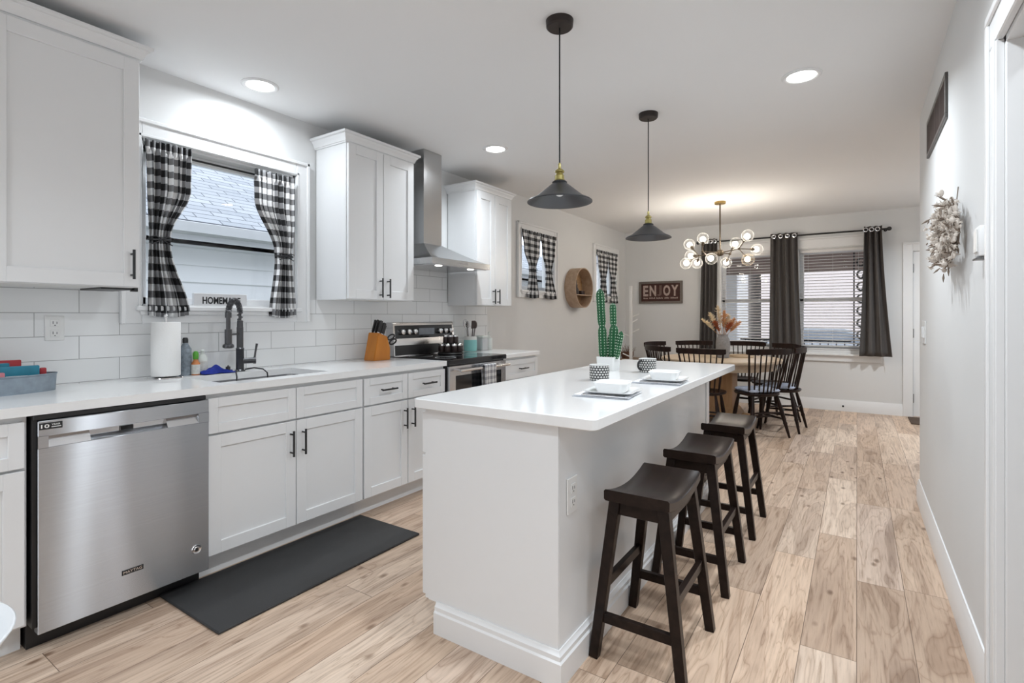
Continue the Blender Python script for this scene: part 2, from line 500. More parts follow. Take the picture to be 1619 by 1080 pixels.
# ------------------------------------------------------------------ mesh builder
class B:
    def __init__(self):
        self.bm = bmesh.new()
        self.uv = None

    def box(self, x0, x1, y0, y1, z0, z1, bev=0.0, seg=1):
        bm = self.bm
        vs_ = [bm.verts.new(p) for p in ((x0, y0, z0), (x1, y0, z0), (x1, y1, z0), (x0, y1, z0), (x0, y0, z1), (x1, y0, z1), (x1, y1, z1), (x0, y1, z1))]
        fs = [bm.faces.new([vs_[i] for i in f]) for f in ((0, 3, 2, 1), (4, 5, 6, 7), (0, 1, 5, 4), (1, 2, 6, 5), (2, 3, 7, 6), (3, 0, 4, 7))]
        if bev:
            es = list({e for f in fs for e in f.edges})
            bmesh.ops.bevel(bm, geom=es, offset=bev, segments=seg, profile=0.5, affect='EDGES', clamp_overlap=True)
        return self

    def hexa(self, pts, bev=0.0):
        """8 points: bottom loop of four then top loop of four"""
        bm = self.bm
        vs_ = [bm.verts.new(p) for p in pts]
        fs = [bm.faces.new([vs_[i] for i in f]) for f in ((0, 3, 2, 1), (4, 5, 6, 7), (0, 1, 5, 4), (1, 2, 6, 5), (2, 3, 7, 6), (3, 0, 4, 7))]
        if bev:
            es = list({e for f in fs for e in f.edges})
            bmesh.ops.bevel(bm, geom=es, offset=bev, segments=1, profile=0.5, affect='EDGES', clamp_overlap=True)
        return self

    def bar(self, p0, p1, w0, d0, w1=None, d1=None, up=(1, 0, 0), bev=0.0):
        """square-section bar between two points; w along `up`-ish side, d across"""
        p0, p1 = Vector(p0), Vector(p1)
        w1 = w0 if w1 is None else w1
        d1 = d0 if d1 is None else d1
        ax = (p1 - p0).normalized()
        u = Vector(up)
        u = (u - ax * u.dot(ax)).normalized()
        v = ax.cross(u)
        pts = []
        for p, w, d in ((p0, w0, d0), (p1, w1, d1)):
            for su, sv in ((-1, -1), (1, -1), (1, 1), (-1, 1)):
                pts.append(p + u * su * w / 2 + v * sv * d / 2)
        return self.hexa(pts, bev)

    def ring(self, pts):
        return [self.bm.verts.new(p) for p in pts]

    def skin(self, rings, closed=True, cap0=True, cap1=True):
        bm = self.bm
        for a, b in zip(rings[:-1], rings[1:]):
            n = len(a)
            for i in range(n if closed else n - 1):
                j = (i + 1) % n
                try:
                    bm.faces.new((a[i], a[j], b[j], b[i]))
                except ValueError:
                    pass
        if cap0:
            bm.faces.new(list(reversed(rings[0])))
        if cap1:
            bm.faces.new(rings[-1])
        return self

    def tube(self, pts, r, seg=8, caps=True):
        pts = [Vector(p) for p in pts]
        rs = r if isinstance(r, (list, tuple)) else [r] * len(pts)
        rings = []
        prev = None
        for i, p in enumerate(pts):
            a = pts[max(i - 1, 0)]
            b = pts[min(i + 1, len(pts) - 1)]
            t = (b - a).normalized()
            if prev is None:
                prev = Vector((0, 0, 1)) if abs(t.z) < .9 else Vector((1, 0, 0))
            u = (prev - t * prev.dot(t)).normalized()
            prev = u
            v = t.cross(u)
            rings.append(self.ring([p + (u * math.cos(2 * PI * k / seg) + v * math.sin(2 * PI * k / seg)) * rs[i] for k in range(seg)]))
        return self.skin(rings, True, caps, caps)

    def lathe(self, prof, c=(0, 0, 0), seg=24, axis='z', cap0=True, cap1=True, sx=1.0, sy=1.0):
        rings = []
        for r, h in prof:
            pts = []
            for k in range(seg):
                a = 2 * PI * k / seg
                x, y = r * math.cos(a) * sx, r * math.sin(a) * sy
                if axis == 'z':
                    pts.append((c[0] + x, c[1] + y, c[2] + h))
                elif axis == 'x':
                    pts.append((c[0] + h, c[1] + x, c[2] + y))
                else:
                    pts.append((c[0] + y, c[1] + h, c[2] + x))
            rings.append(self.ring(pts))
        return self.skin(rings, True, cap0, cap1)

    def sphere(self, c, r, seg=16, rings=10, s=(1, 1, 1)):
        m = Matrix.Translation(Vector(c)) @ Matrix.Diagonal((r * s[0], r * s[1], r * s[2], 1))
        bmesh.ops.create_uvsphere(self.bm, u_segments=seg, v_segments=rings, radius=1.0, matrix=m)
        return self

    def prism(self, poly, axis, a0, a1):
        """extrude a 2-D polygon along an axis: x -> poly is (y,z); y -> (x,z); z -> (x,y)"""
        def P(p, a):
            return (a, p[0], p[1]) if axis == 'x' else ((p[0], a, p[1]) if axis == 'y' else (p[0], p[1], a))
        r0 = self.ring([P(p, a0) for p in poly])
        r1 = self.ring([P(p, a1) for p in poly])
        return self.skin([r0, r1])

    def grid(self, fn, nu, nv, uvs=None, thick=0.0):
        """surface fn(u,v) -> point; uvs = (su, sv) scales stored in a UV map"""
        bm = self.bm
        if uvs and self.uv is None:
            self.uv = bm.loops.layers.uv.new('UVMap')
        V = [[bm.verts.new(fn(i / nu, j / nv)) for j in range(nv + 1)] for i in range(nu + 1)]
        for i in range(nu):
            for j in range(nv):
                f = bm.faces.new((V[i][j], V[i + 1][j], V[i + 1][j + 1], V[i][j + 1]))
                if uvs:
                    for l, (a, b) in zip(f.loops, ((i, j), (i + 1, j), (i + 1, j + 1), (i, j + 1))):
                        l[self.uv].uv = (a / nu * uvs[0], b / nv * uvs[1])
        return self

    def xf(self, mtx):
        bmesh.ops.transform(self.bm, matrix=mtx, verts=self.bm.verts[:])
        return self

    def build(self, name, material, parent=None, smooth=True, angle=35, solid=0.0, world=True, norm=True):
        bm = self.bm
        if norm:
            bmesh.ops.recalc_face_normals(bm, faces=bm.faces[:])
        root = parent
        while root is not None and root.parent is not None:
            root = root.parent
        if root is not None and world:
            bmesh.ops.translate(bm, vec=-Vector(root.location), verts=bm.verts[:])
        off = Vector((0, 0, 0))
        if root is None and world and bm.verts:
            xs = [v.co for v in bm.verts]
            lo = Vector((min(c.x for c in xs), min(c.y for c in xs), min(c.z for c in xs)))
            hi = Vector((max(c.x for c in xs), max(c.y for c in xs), max(c.z for c in xs)))
            off = Vector(((lo.x + hi.x) / 2, (lo.y + hi.y) / 2, lo.z))
            if name.startswith(('floor', 'backsplash', 'wall', 'ceiling')):
                off = Vector((0, 0, 0))
            bmesh.ops.translate(bm, vec=-off, verts=bm.verts[:])
        me = bpy.data.meshes.new(name)
        bm.to_mesh(me)
        bm.free()
        me.materials.append(M[material] if isinstance(material, str) else material)
        if smooth:
            me.shade_smooth()
            me.set_sharp_from_angle(angle=math.radians(angle))
        o = bpy.data.objects.new(name, me)
        C.objects.link(o)
        o.location = off
        if parent is not None:
            o.parent = parent
        if solid:
            md = o.modifiers.new('solid', 'SOLIDIFY')
            md.thickness = solid
            md.offset = 0
        return o


def thing(name, label, cat, loc=(0, 0, 0), rz=0.0, group=None):
    o = bpy.data.objects.new(name, None)
    C.objects.link(o)
    o.empty_display_size = 0.1
    o.location = loc
    o.rotation_euler = (0, 0, rz)
    return tag(o, label, cat, group)


def tag(o, label, cat, group=None, kind=None):
    o['label'] = label
    o['category'] = cat
    if group:
        o['group'] = group
    if kind:
        o['kind'] = kind
    return o


def struct(o):
    o['kind'] = 'structure'
    return o


def struct_empty(name, loc):
    o = bpy.data.objects.new(name, None)
    C.objects.link(o)
    o.location = loc
    o['kind'] = 'structure'
    return o


def dup(root, loc, rz, label, group=None):
    r = root.copy()
    C.objects.link(r)
    r.location = loc
    r.rotation_euler = (0, 0, rz)
    r['label'] = label
    if group:
        r['group'] = group
    for ch in list(root.children):
        c = ch.copy()
        C.objects.link(c)
        c.parent = r
        for g in list(ch.children):
            d = g.copy()
            C.objects.link(d)
            d.parent = c
    return r


def text_mesh(name, s, height, width, origin, xdir, ydir, material, parent, extrude=0.001, bold=0.0, spacing=1.0):
    """lettering fitted into width x height with its lower left corner at origin (world)"""
    cu = bpy.data.curves.new(name, 'FONT')
    cu.body = s
    cu.size = 1.0
    cu.extrude = 0.02
    cu.offset = bold
    cu.space_character = spacing
    cu.resolution_u = 3
    tmp = bpy.data.objects.new('tmp_text', cu)
    C.objects.link(tmp)
    bpy.context.view_layer.update()
    dg = bpy.context.evaluated_depsgraph_get()
    me = bpy.data.meshes.new_from_object(tmp.evaluated_get(dg))
    bpy.data.objects.remove(tmp)
    bpy.data.curves.remove(cu)
    me.name = name
    xs = [v.co.x for v in me.vertices]
    ys = [v.co.y for v in me.vertices]
    x0, x1, y0, y1 = min(xs), max(xs), min(ys), max(ys)
    X, Y = Vector(xdir), Vector(ydir)
    Z = X.cross(Y)
    o0 = Vector(origin)
    root = parent
    while root is not None and root.parent is not None:
        root = root.parent
    if root is not None:
        o0 = o0 - Vector(root.location)
    for v in me.vertices:
        a = (v.co.x - x0) / (x1 - x0) * width
        b = (v.co.y - y0) / (y1 - y0) * height
        c = (v.co.z / 0.02) * extrude
        v.co = o0 + X * a + Y * b + Z * c
    me.materials.clear()
    me.materials.append(M[material])
    o = bpy.data.objects.new(name, me)
    C.objects.link(o)
    o.parent = parent
    return o


def holed(b, axis, t0, t1, u0, u1, v0, v1, holes):
    """wall slab with rectangular holes; axis x: u=y, v=z; axis y: u=x, v=z"""
    us = sorted({u0, u1, *[h[0] for h in holes], *[h[1] for h in holes]})
    for a, c in zip(us[:-1], us[1:]):
        m = (a + c) / 2
        cuts = sorted([(h[2], h[3]) for h in holes if h[0] < m < h[1]])
        z = v0
        segs = []
        for lo, hi in cuts:
            if lo > z:
                segs.append((z, lo))
            z = hi
        if z < v1:
            segs.append((z, v1))
        for lo, hi in segs:
            if axis == 'x':
                b.box(t0, t1, a, c, lo, hi)
            else:
                b.box(a, c, t0, t1, lo, hi)
    return b


# ------------------------------------------------------------------ the setting
XR, YF, ZC, YB = 3.492, 8.06, 2.566, -2.6     # right wall, far wall, ceiling, back wall
YJ, XD = 4.40, 4.70                            # where the right wall ends, dining right wall
ZD = 2.585                                     # dining ceiling
K = dict(y0=1.20, y1=2.10, z0=1.29, z1=2.18)
W2 = dict(y0=4.905, y1=5.655, z0=1.535, z1=2.215)
W3 = dict(y0=6.895, y1=7.64, z0=1.535, z1=2.20)
W4 = dict(x0=1.47, x1=2.27, z0=0.78, z1=2.15)
W5 = dict(x0=2.475, x1=3.275, z0=0.78, z1=2.15)

struct(B().box(-0.15, 5.0, YB - .1, YF + .15, -0.05, 0.0).build('floor', 'floor', smooth=False))
struct(B().box(-0.15, XD + .1, YB - .1, YJ - 0.0, ZC, ZC + .1).build('ceiling', 'ceil', smooth=False))
struct(B().box(-0.15, XD + .1, YJ, YF + .15, ZD, ZD + .1).build('ceiling_dining', 'ceil', smooth=False))
struct(holed(B(), 'x', -.15, 0, YB, YF, 0, ZD, [(K['y0'], K['y1'], K['z0'], K['z1']), (W2['y0'], W2['y1'], W2['z0'], W2['z1']), (W3['y0'], W3['y1'], W3['z0'], W3['z1'])]).build('wall_left', 'wall', smooth=False))
struct(holed(B(), 'y', YF, YF + .15, -.15, XD + .1, 0, ZD, [(W4['x0'], W4['x1'], W4['z0'], W4['z1']), (W5['x0'], W5['x1'], W5['z0'], W5['z1']), (3.70, 4.56, 0, 2.05)]).build('wall_far', 'wall', smooth=False))
DY0, DY1, DZ = 1.12, 2.00, 2.03
struct(holed(B(), 'x', XR, XR + .12, YB, YJ, 0, ZC, [(DY0, DY1, 0, DZ)]).box(XR + .12, XD, YJ - .12, YJ, 0, ZC).build('wall_right', 'wall', smooth=False))
struct(holed(B(), 'x', XD, XD + .1, YB, YF, 0, ZD, [(2.08, 2.32, .35, 2.1)]).build('wall_dining_right', 'wall', smooth=False))  # unseen narrow hall opening, added to help streak the dishwasher's reflection
struct(holed(B(), 'y', YB - .1, YB, -.15, XD + .1, 0, ZC, [(0.9, 1.9, 0.1, 2.1)]).build('wall_back', 'wall', smooth=False))  # unseen opening behind the camera, added to let in soft fill daylight


def baseboard(name, axis, t, sgn, a0, a1, h=0.147, th=0.016):
    """profiled skirting; t = wall plane, sgn = direction into the room"""
    prof = [(0, 0), (th, 0), (th, h * .70), (th * .75, h * .76), (th * .75, h * .86), (th * .45, h * .92), (th * .35, h), (0, h)]
    b = B()
    if axis == 'x':
        b.prism([(t + sgn * p, z) for p, z in prof], 'y', a0, a1)
    else:
        b.prism([(t + sgn * p, z) for p, z in prof], 'x', a0, a1)
    return struct(b.build(name, 'trim'))


baseboard('baseboard_right', 'x', XR, -1, 2.10, YJ + .016)
baseboard('baseboard_jog', 'y', YJ, 1, XR, XD)
baseboard('baseboard_far', 'y', YF, -1, 0.0, 3.615)
baseboard('baseboard_left', 'x', 0.0, 1, 4.22, YF)

# doorway trim in the right wall
b = B()
cw, cp = 0.105, 0.02
for y0, y1 in ((DY1 - .005, DY1 + cw),):
    b.box(XR - cp, XR, y0, y1, 0, DZ - .0055, .002)
    b.box(XR - cp - .008, XR - cp + .002, y1 - .03, y1 - .004, 0, DZ + cw - .031, .003)
    b.box(XR - cp - .005, XR - cp + .002, y0 + .004, y0 + .018, 0, DZ + .01, .002)
b.box(XR - cp, XR, DY0 - cw, DY1 + cw - .001, DZ - .005, DZ + cw, .004)
b.box(XR - cp - .008, XR - cp + .002, DY0 - cw, DY1 + cw - .006, DZ + cw - .03, DZ + cw - .004, .003)
b.box(XR - cp, XR, DY0 - cw, DY0 + .005, 0, DZ - .0055, .002)
struct(b.build('trim_1', 'trim'))
b = B().box(XR, XR + .12, DY1 - .018, DY1, 0, DZ, .002).box(XR, XR + .12, DY0, DY0 + .018, 0, DZ, .002).box(XR, XR + .12, DY0, DY1, DZ - .018, DZ, .002)
struct(b.build('trim_2', 'trim'))

# backsplash tiles
b = B()
for y0, y1, z0, z1 in ((YB + .05, 1.105, .914, 1.372), (1.105, 2.205, .914, 1.20), (2.205, 2.90, .914, 1.352), (2.90, 3.645, .90, 1.70), (3.645, 4.266, .914, 1.372)):
    b.box(0.0, 0.009, y0, y1, z0, z1)
struct(b.build('backsplash', 'tile', smooth=False))


# ------------------------------------------------------------------ windows in the left wall
def left_window(n, w, cas, apron, sashbar=True, sill_nose=True):
    r = struct_empty('window_%d' % n, (0, (w['y0'] + w['y1']) / 2, w['z0']))
    y0, y1, z0, z1 = w['y0'], w['y1'], w['z0'], w['z1']
    b = B()
    T = .02
    b.box(0, T, y0 - cas, y0, z0 - apron, z1 + cas, .004)
    b.box(0, T, y1, y1 + cas, z0 - apron, z1 + cas, .004)
    b.box(0, T, y0 - .001, y1 + .001, z1, z1 + cas, .004)
    b.box(0, T, y0 - .001, y1 + .001, z0 - apron, z0, .004)
    # outer back-band and inner bead
    for a0, a1, c0, c1 in ((y0 - cas, y0 - cas + .022, z0 - apron, z1 + cas), (y1 + cas - .022, y1 + cas, z0 - apron, z1 + cas), (y0 - cas, y1 + cas, z1 + cas - .022, z1 + cas)):
        b.box(T - .002, T + .012, a0, a1, c0, c1, .004)
    for a0, a1, c0, c1 in ((y0 - .018, y0 - .004, z0, z1 + .018), (y1 + .004, y1 + .018, z0, z1 + .018), (y0 - .018, y1 + .018, z1 + .004, z1 + .018)):
        b.box(T - .002, T + .006, a0, a1, c0, c1, .002)
    b.build('window_casing', 'trim', r)
    b = B()
    b.box(-.149, 0.0, y0, y0 + .012, z0, z1).box(-.149, 0.0, y1 - .012, y1, z0, z1).box(-.149, 0.0, y0, y1, z1 - .012, z1).box(-.149, 0.0, y0, y1, z0, z0 + .012)
    b.build('window_jamb', 'trim', r)
    b = B()
    if sill_nose:
        b.box(-.06, .045, y0 - .03, y1 + .03, z0 - .022, z0 + .003, .004)
        b.box(0.018, .032, y0 - .01, y1 + .01, z0 - .045, z0 - .02, .004)
        b.build('window_sill', 'trim', r)
    # double-hung sash frame
    b = B()
    xs0, xs1, f = -.11, -.07, .042
    b.box(xs0, xs1, y0 + .012, y0 + .012 + f, z0 + .012, z1 - .012, .003)
    b.box(xs0, xs1, y1 - .012 - f, y1 - .012, z0 + .012, z1 - .012, .003)
    b.box(xs0, xs1, y0 + .012, y1 - .012, z1 - .012 - f, z1 - .012, .003)
    b.box(xs0, xs1, y0 + .012, y1 - .012, z0 + .012, z0 + .012 + f, .003)
    if sashbar:
        m = (y0 + y1) / 2
        b.box(xs0, xs1, m - .025, m + .025, z0 + .012, z1 - .012, .003)
    b.build('window_sash', 'trim', r)
    B().box(-.094, -.088, y0 + .02, y1 - .02, z0 + .02, z1 - .02).build('window_pane', 'glass', r, smooth=False)
    return r


left_window(1, K, .098, .09, sashbar=False)
left_window(2, W2, .082, .085)
left_window(3, W3, .082, .085)


# dining windows in the far wall
def far_window(n, w):
    r = struct_empty('window_%d' % n, ((w['x0'] + w['x1']) / 2, YF, w['z0']))
    x0, x1, z0, z1 = w['x0'], w['x1'], w['z0'], w['z1']
    b = B()
    b.box(x0, x0 + .012, YF, YF + .149, z0, z1).box(x1 - .012, x1, YF, YF + .149, z0, z1).box(x0, x1, YF, YF + .149, z1 - .012, z1).box(x0, x1, YF, YF + .149, z0, z0 + .012)
    b.build('window_jamb', 'trim', r)
    b = B()
    ys0, ys1, f = YF + .09, YF + .13, .045
    zm = 1.46
    b.box(x0 + .012, x0 + .012 + f, ys0, ys1, z0 + .012, z1 - .012, .003).box(x1 - .012 - f, x1 - .012, ys0, ys1, z0 + .012, z1 - .012, .003)
    b.box(x0 + .012, x1 - .012, ys0, ys1, z1 - .012 - f, z1 - .012, .003).box(x0 + .012, x1 - .012, ys0, ys1, z0 + .012, z0 + .012 + f, .003)
    b.box(x0 + .012, x1 - .012, ys0, ys1, zm - .025, zm + .025, .003)
    b.build('window_sash', 'trim', r)
    B().box(x0 + .02, x1 - .02, YF + .107, YF + .113, z0 + .02, z1 - .02).build('window_pane', 'glass', r, smooth=False)


far_window(4, W4)
far_window(5, W5)
b = B()
xa, xb = W4['x0'] - .10, W5['x1'] + .10
b.box(xa, W4['x0'], YF - .02, YF, .745, 2.15, .003).box(W5['x1'], xb, YF - .02, YF, .745, 2.15, .003).box(W4['x1'], W5['x0'], YF - .02, YF, .745, 2.15, .003)
b.box(xa - .01, xb + .01, YF - .025, YF, 2.15, 2.27, .003).box(xa - .02, xb + .02, YF - .04, YF, 2.27, 2.295, .004)
struct(b.build('trim_3', 'trim'))
b = B().box(xa - .045, xb + .045, YF - .055, YF + .08, .722, .75, .005).box(xa - .03, xb + .03, YF - .022, YF, .645, .722, .004)
struct(b.build('trim_4', 'trim'))

# door in the far wall
DX0, DX1, DZT = 3.715, 4.545, 2.04
r = struct_empty('door_1', (4.13, YF, 0))
b = B().box(DX0 - .10, DX0, YF - .02, YF, 0, DZT + .11, .004).box(DX1, DX1 + .10, YF - .02, YF, 0, DZT + .11, .004).box(DX0 - .001, DX1 + .001, YF - .02, YF, DZT, DZT + .11, .004)
b.box(DX0 - .10, DX1 + .10, YF - .03, YF - .018, DZT + .085, DZT + .11, .004)
b.build('door_casing', 'trim', r)
b = B().box(DX0 - .014, DX0, YF, YF + .15, 0, DZT).box(DX1, DX1 + .014, YF, YF + .15, 0, DZT).box(DX0 - .014, DX1 + .014, YF, YF + .15, DZT - .004, DZT + .01)
b.build('door_jamb', 'trim', r)
b = B().box(DX0 + .004, DX1 - .004, YF + .004, YF + .044, .012, DZT - .006, .002)
for z0, z1 in ((.2, .9), (1.05, 1.9)):
    for x0, x1 in ((DX0 + .12, DX0 + .37), (DX1 - .37, DX1 - .12)):
        b.box(x0, x1, YF - .001, YF + .006, z0, z1, .006)
slab = b.build('door_slab', 'trim', r)
for z in (1.83, 1.03, .23):
    B().box(DX0 - .012, DX0 + .010, YF - .006, YF + .004, z - .055, z + .055, .002).build('hinge', 'hinge', r)
B().lathe([(0.001, 0), (.02, .005), (.03, .03), (.02, .055), (.008, .062), (.008, .08), (.03, .082), (.03, .09)], (DX1 - .07, YF - .086, .95), 16, 'y').build('door_knob', 'hinge', r)

# ------------------------------------------------------------------ outdoors, seen through the panes
struct(B().box(-30, 36, 10.6, 60, -.62, -.55).build('street_ground', 'concrete', smooth=False))
struct(B().box(-12, -.2, -8, 10.6, -.62, -.55).build('side_yard_ground', 'lawn', smooth=False))
h = thing('neighbour_house', 'white clapboard house with grey shingle roof beyond the kitchen sink window', 'house', (-3.5, 3, -.55))
b = B()
z = -.55
while z < 1.90:
    b.prism([(-2.22, z), (-2.195, z), (-2.215, min(z + .163, 1.93)), (-2.24, min(z + .163, 1.93))], 'y', -4, 9.5)
    z += .163
b.box(-5, -2.24, -4, 9.5, -.55, 1.95)
b.build('siding', 'siding', h, smooth=False)
B().box(-2.24, -1.94, -4.2, 9.7, 1.90, 1.935).box(-1.98, -1.94, -4.2, 9.7, 1.90, 2.115).build('soffit', 'fascia', h, smooth=False)
B().prism([(-1.94, 1.985), (-1.84, 2.0), (-1.82, 2.085), (-1.83, 2.09), (-1.84, 2.085), (-1.94, 2.085)], 'y', -4.2, 9.7).build('gutter', 'fascia', h)


def roof_fn(u, v):
    return (-1.92 - v * 3.4, -4.3 + u * 14.1, 2.10 + v * 3.4 * .62)


B().grid(roof_fn, 4, 4, (14.1, 4.0)).build('roof', 'shingle', h, smooth=False, solid=.03)

# porch
struct(B().box(-.5, 5.6, YF + .15, 10.6, -.08, -.02).build('floor_porch', 'concrete', smooth=False))
struct(B().box(-.5, 5.6, YF + .15, 10.7, 2.30, 2.4).build('ceiling_porch', 'porchbrown', smooth=False))
struct(B().box(-.5, 5.6, 10.45, 10.6, 2.02, 2.31).build('beam_porch', 'porchbrown', smooth=False))
t = thing('porch_column', 'square white porch column outside the dining window behind the vase', 'column', (1.18, 10.5, -.02))
B().box(1.08, 1.28, 10.4, 10.6, .13, 2.02, .01).build('shaft', 'trim', t)
B().box(1.04, 1.32, 10.36, 10.64, -.02, .13, .01).build('plinth', 'trim', t)
t = thing('porch_trellis', 'dark wrought iron trellis post outside the right dining window', 'trellis post', (3.20, 10.3, -.02))
b = B().box(3.09, 3.11, 10.29, 10.31, -.02, 2.30).box(3.29, 3.31, 10.29, 10.31, -.02, 2.30)
b.build('upright', 'iron', t)
b = B()
for k in range(11):
    zc = .12 + k * .2
    pts = [(3.20 + .085 * math.cos(a) * (1 - a / 9), 10.3, zc + .09 * math.sin(a) * (1 - a / 12)) for a in [i * .5 for i in range(14)]]
    b.tube(pts, .014, 6)
b.build('scrollwork', 'iron', t)
t = thing('porch_railing', 'low iron railing along the porch edge outside the dining windows', 'railing', (2.4, 10.5, -.02))
B().box(1.32, 3.06, 10.48, 10.52, .80, .84).box(1.32, 3.06, 10.48, 10.52, .06, .09).build('rail', 'iron', t)
b = B()
for k in range(14):
    b.box(1.40 + k * .12, 1.415 + k * .12, 10.493, 10.507, .0898, .801)
b.build('balusters', 'iron', t)
t = thing('street_house', 'pale house across the street seen through the right dining blind', 'house', (4.8, 27, -.55))
B().box(-.5, 10, 26, 33, -.55, 5.2).build('house_wall', 'pinkbrick', t, smooth=False)
B().prism([(-1.0, 5.2), (10.5, 5.2), (4.75, 8.2)], 'y', 25.6, 33.4).build('house_roof', 'concrete', t, smooth=False)
for x in (0.1, 4.6, 7.8):
    for z in (.6, 3.2):
        f = B().box(x, x + 1.0, 25.93, 26.02, z, z + 1.5).build('house_window', 'trim', t, smooth=False)
        B().box(x + .12, x + .88, 25.91, 25.935, z + .12, z + 1.38).build('house_pane', 'housewin', f, smooth=False)
t = thing('garage_house', 'white garage building across the street seen through the left dining blind', 'house', (-5.5, 28, -.55))
B().box(-11, -1.2, 27, 33, -.55, 4.2).build('house_wall', 'brickpale', t, smooth=False)
B().prism([(-11.6, 4.2), (-.6, 4.2), (-6.1, 6.8)], 'y', 26.6, 33.4).build('house_roof', 'concrete', t, smooth=False)
B().box(-8.2, -5.0, 26.94, 27.02, -.55, 1.9).build('garage_door', 'trim', t, smooth=False)
t = thing('parked_car', 'silver car parked on the street beyond the porch', 'car', (2.3, 19, -.55))
b = B().prism([(.1, -.2), (4.5, -.2), (4.55, .25), (4.3, .36), (3.55, .42), (2.9, .86), (1.5, .88), (.85, .45), (.1, .33)], 'y', 18.2, 19.9)
bmesh.ops.bevel(b.bm, geom=b.bm.edges[:], offset=.05, segments=2, affect='EDGES')
b.build('car_body', 'carpaint', t)
for y in (18.18, 19.9):
    B().prism([(1.05, .45), (1.55, .82), (2.85, .80), (3.35, .45)], 'y', y, y + .03).build('car_window', 'housewin', t)
for x in (.95, 3.65):
    for y in (18.15, 19.72):
        B().lathe([(.05, 0), (.31, 0), (.33, .03), (.33, .2), (.31, .23), (.05, .23)], (x, y, -.22), 20, 'y').build('wheel', 'black', t)


# ------------------------------------------------------------------ cabinet helpers (fronts face +x)
def shaker(b, xf, y0, y1, z0, z1, th=.02, st=.058, rec=.009, bev=.0015):
    xb = xf - th
    b.box(xb, xf, y0, y0 + st, z0, z1, bev)
    b.box(xb, xf, y1 - st, y1, z0, z1, bev)
    b.box(xb, xf, y0 + st - .0005, y1 - st + .0005, z1 - st, z1, bev)
    b.box(xb, xf, y0 + st - .0005, y1 - st + .0005, z0, z0 + st, bev)
    b.box(xb, xf - rec, y0 + st - .002, y1 - st + .002, z0 + st - .002, z1 - st + .002)
    return b


def pull(parent, xf, y, z, ln, vertical=True):
    b = B()
    s = .032
    if vertical:
        b.tube([(xf + s, y, z - ln / 2), (xf + s, y, z + ln / 2)], .0058, 10)
        for d in (-.36, .36):
            b.tube([(xf, y, z + d * ln), (xf + s, y, z + d * ln)], .0045, 8)
    else:
        b.tube([(xf + s, y - ln / 2, z), (xf + s, y + ln / 2, z)], .0058, 10)
        for d in (-.36, .36):
            b.tube([(xf, y + d * ln, z), (xf + s, y + d * ln, z)], .0045, 8)
    return b.build('handle', 'handle', parent)


XB, XF = 0.618, 0.640         # base cabinet box front, door front
ZT, ZTK = 0.876, 0.108        # base cabinet top, toe kick height


def base_cabinet(label, y0, y1, drawers, doors, group='base cabinets under the window counter', rec_toe=.07):
    t = thing('base_cabinet', label, 'cabinet', (.3, (y0 + y1) / 2, 0), group=group)
    b = B()
    if 'under the sink' in label:
        b.box(.012, XB, y0 + .001, y0 + .02, ZTK, ZT).box(.012, XB, y1 - .02, y1 - .001, ZTK, ZT).box(.012, .024, y0 + .02, y1 - .02, ZTK, ZT).box(.024, XB, y0 + .02, y1 - .02, ZTK, ZTK + .02).box(XB - .02, XB, y0 + .02, y1 - .02, ZTK + .02, ZT)
    else:
        b.box(.012, XB, y0 + .001, y1 - .001, ZTK, ZT)
    b.build('carcass', 'cab', t, smooth=False)
    B().box(.012, XB - rec_toe, y0 + .001, y1 - .001, 0, ZTK + .001).build('toe_kick', 'cab', t, smooth=False)
    for (a, c, hd) in drawers:
        d = shaker(B(), XF, a, c, .690, .856, st=.045).build('drawer_front', 'cab', t)
        if hd:
            pull(d, XF, (a + c) / 2, .775, .128, False)
    for (a, c, side) in doors:
        d = shaker(B(), XF, a, c, .122, .680).build('door', 'cab', t)
        if side:
            pull(d, XF, (c - .033) if side > 0 else (a + .033), .565, .135, True)
    return t


base_cabinet('white base cabinet cut by the photo edge, left of the steel dishwasher', -.30, .602, [(-.29, .592, 0)], [(-.29, .15, 1), (.155, .592, 0)])
base_cabinet('wide white base cabinet with false drawer fronts under the sink', 1.224, 2.138, [(1.230, 1.681, 0), (1.686, 2.132, 0)], [(1.230, 1.681, 1), (1.686, 2.132, -1)])
base_cabinet('white base cabinet with two pulled drawers between sink cabinet and range', 2.138, 2.895, [(2.144, 2.512, 1), (2.518, 2.889, 1)], [(2.144, 2.512, 1), (2.518, 2.889, -1)])
base_cabinet('narrow white base cabinet at the far end, beyond the range', 3.655, 4.215, [(3.661, 4.209, 1)], [(3.661, 3.932, 1), (3.937, 4.209, -1)])
# countertops
CT0, CT1 = .878, .914
b = B()
SY0, SY1, SX0, SX1 = 1.33, 1.965, .165, .545
b.box(.010, .655, YB + .05, SY0, CT0, CT1).box(.010, .655, SY1, 2.893, CT0, CT1).box(.010, SX0, SY0, SY1, CT0, CT1).box(SX1, .655, SY0, SY1, CT0, CT1)
bmesh.ops.remove_doubles(b.bm, verts=b.bm.verts[:], dist=1e-5)
o = b.build('countertop', 'quartz', None, smooth=False)
tag(o, 'long white quartz countertop along the window wall with the sink cut in', 'countertop')
o = B().box(.010, .655, 3.650, 4.225, CT0, CT1, .003).build('countertop', 'quartz')
tag(o, 'short white quartz countertop right of the range, holding the teal crock', 'countertop')
# base cabinet behind the camera line that carries the counter
# sink
t = thing('sink', 'undermount steel sink basin below the black faucet', 'sink', ((SX0 + SX1) / 2, (SY0 + SY1) / 2, .70))


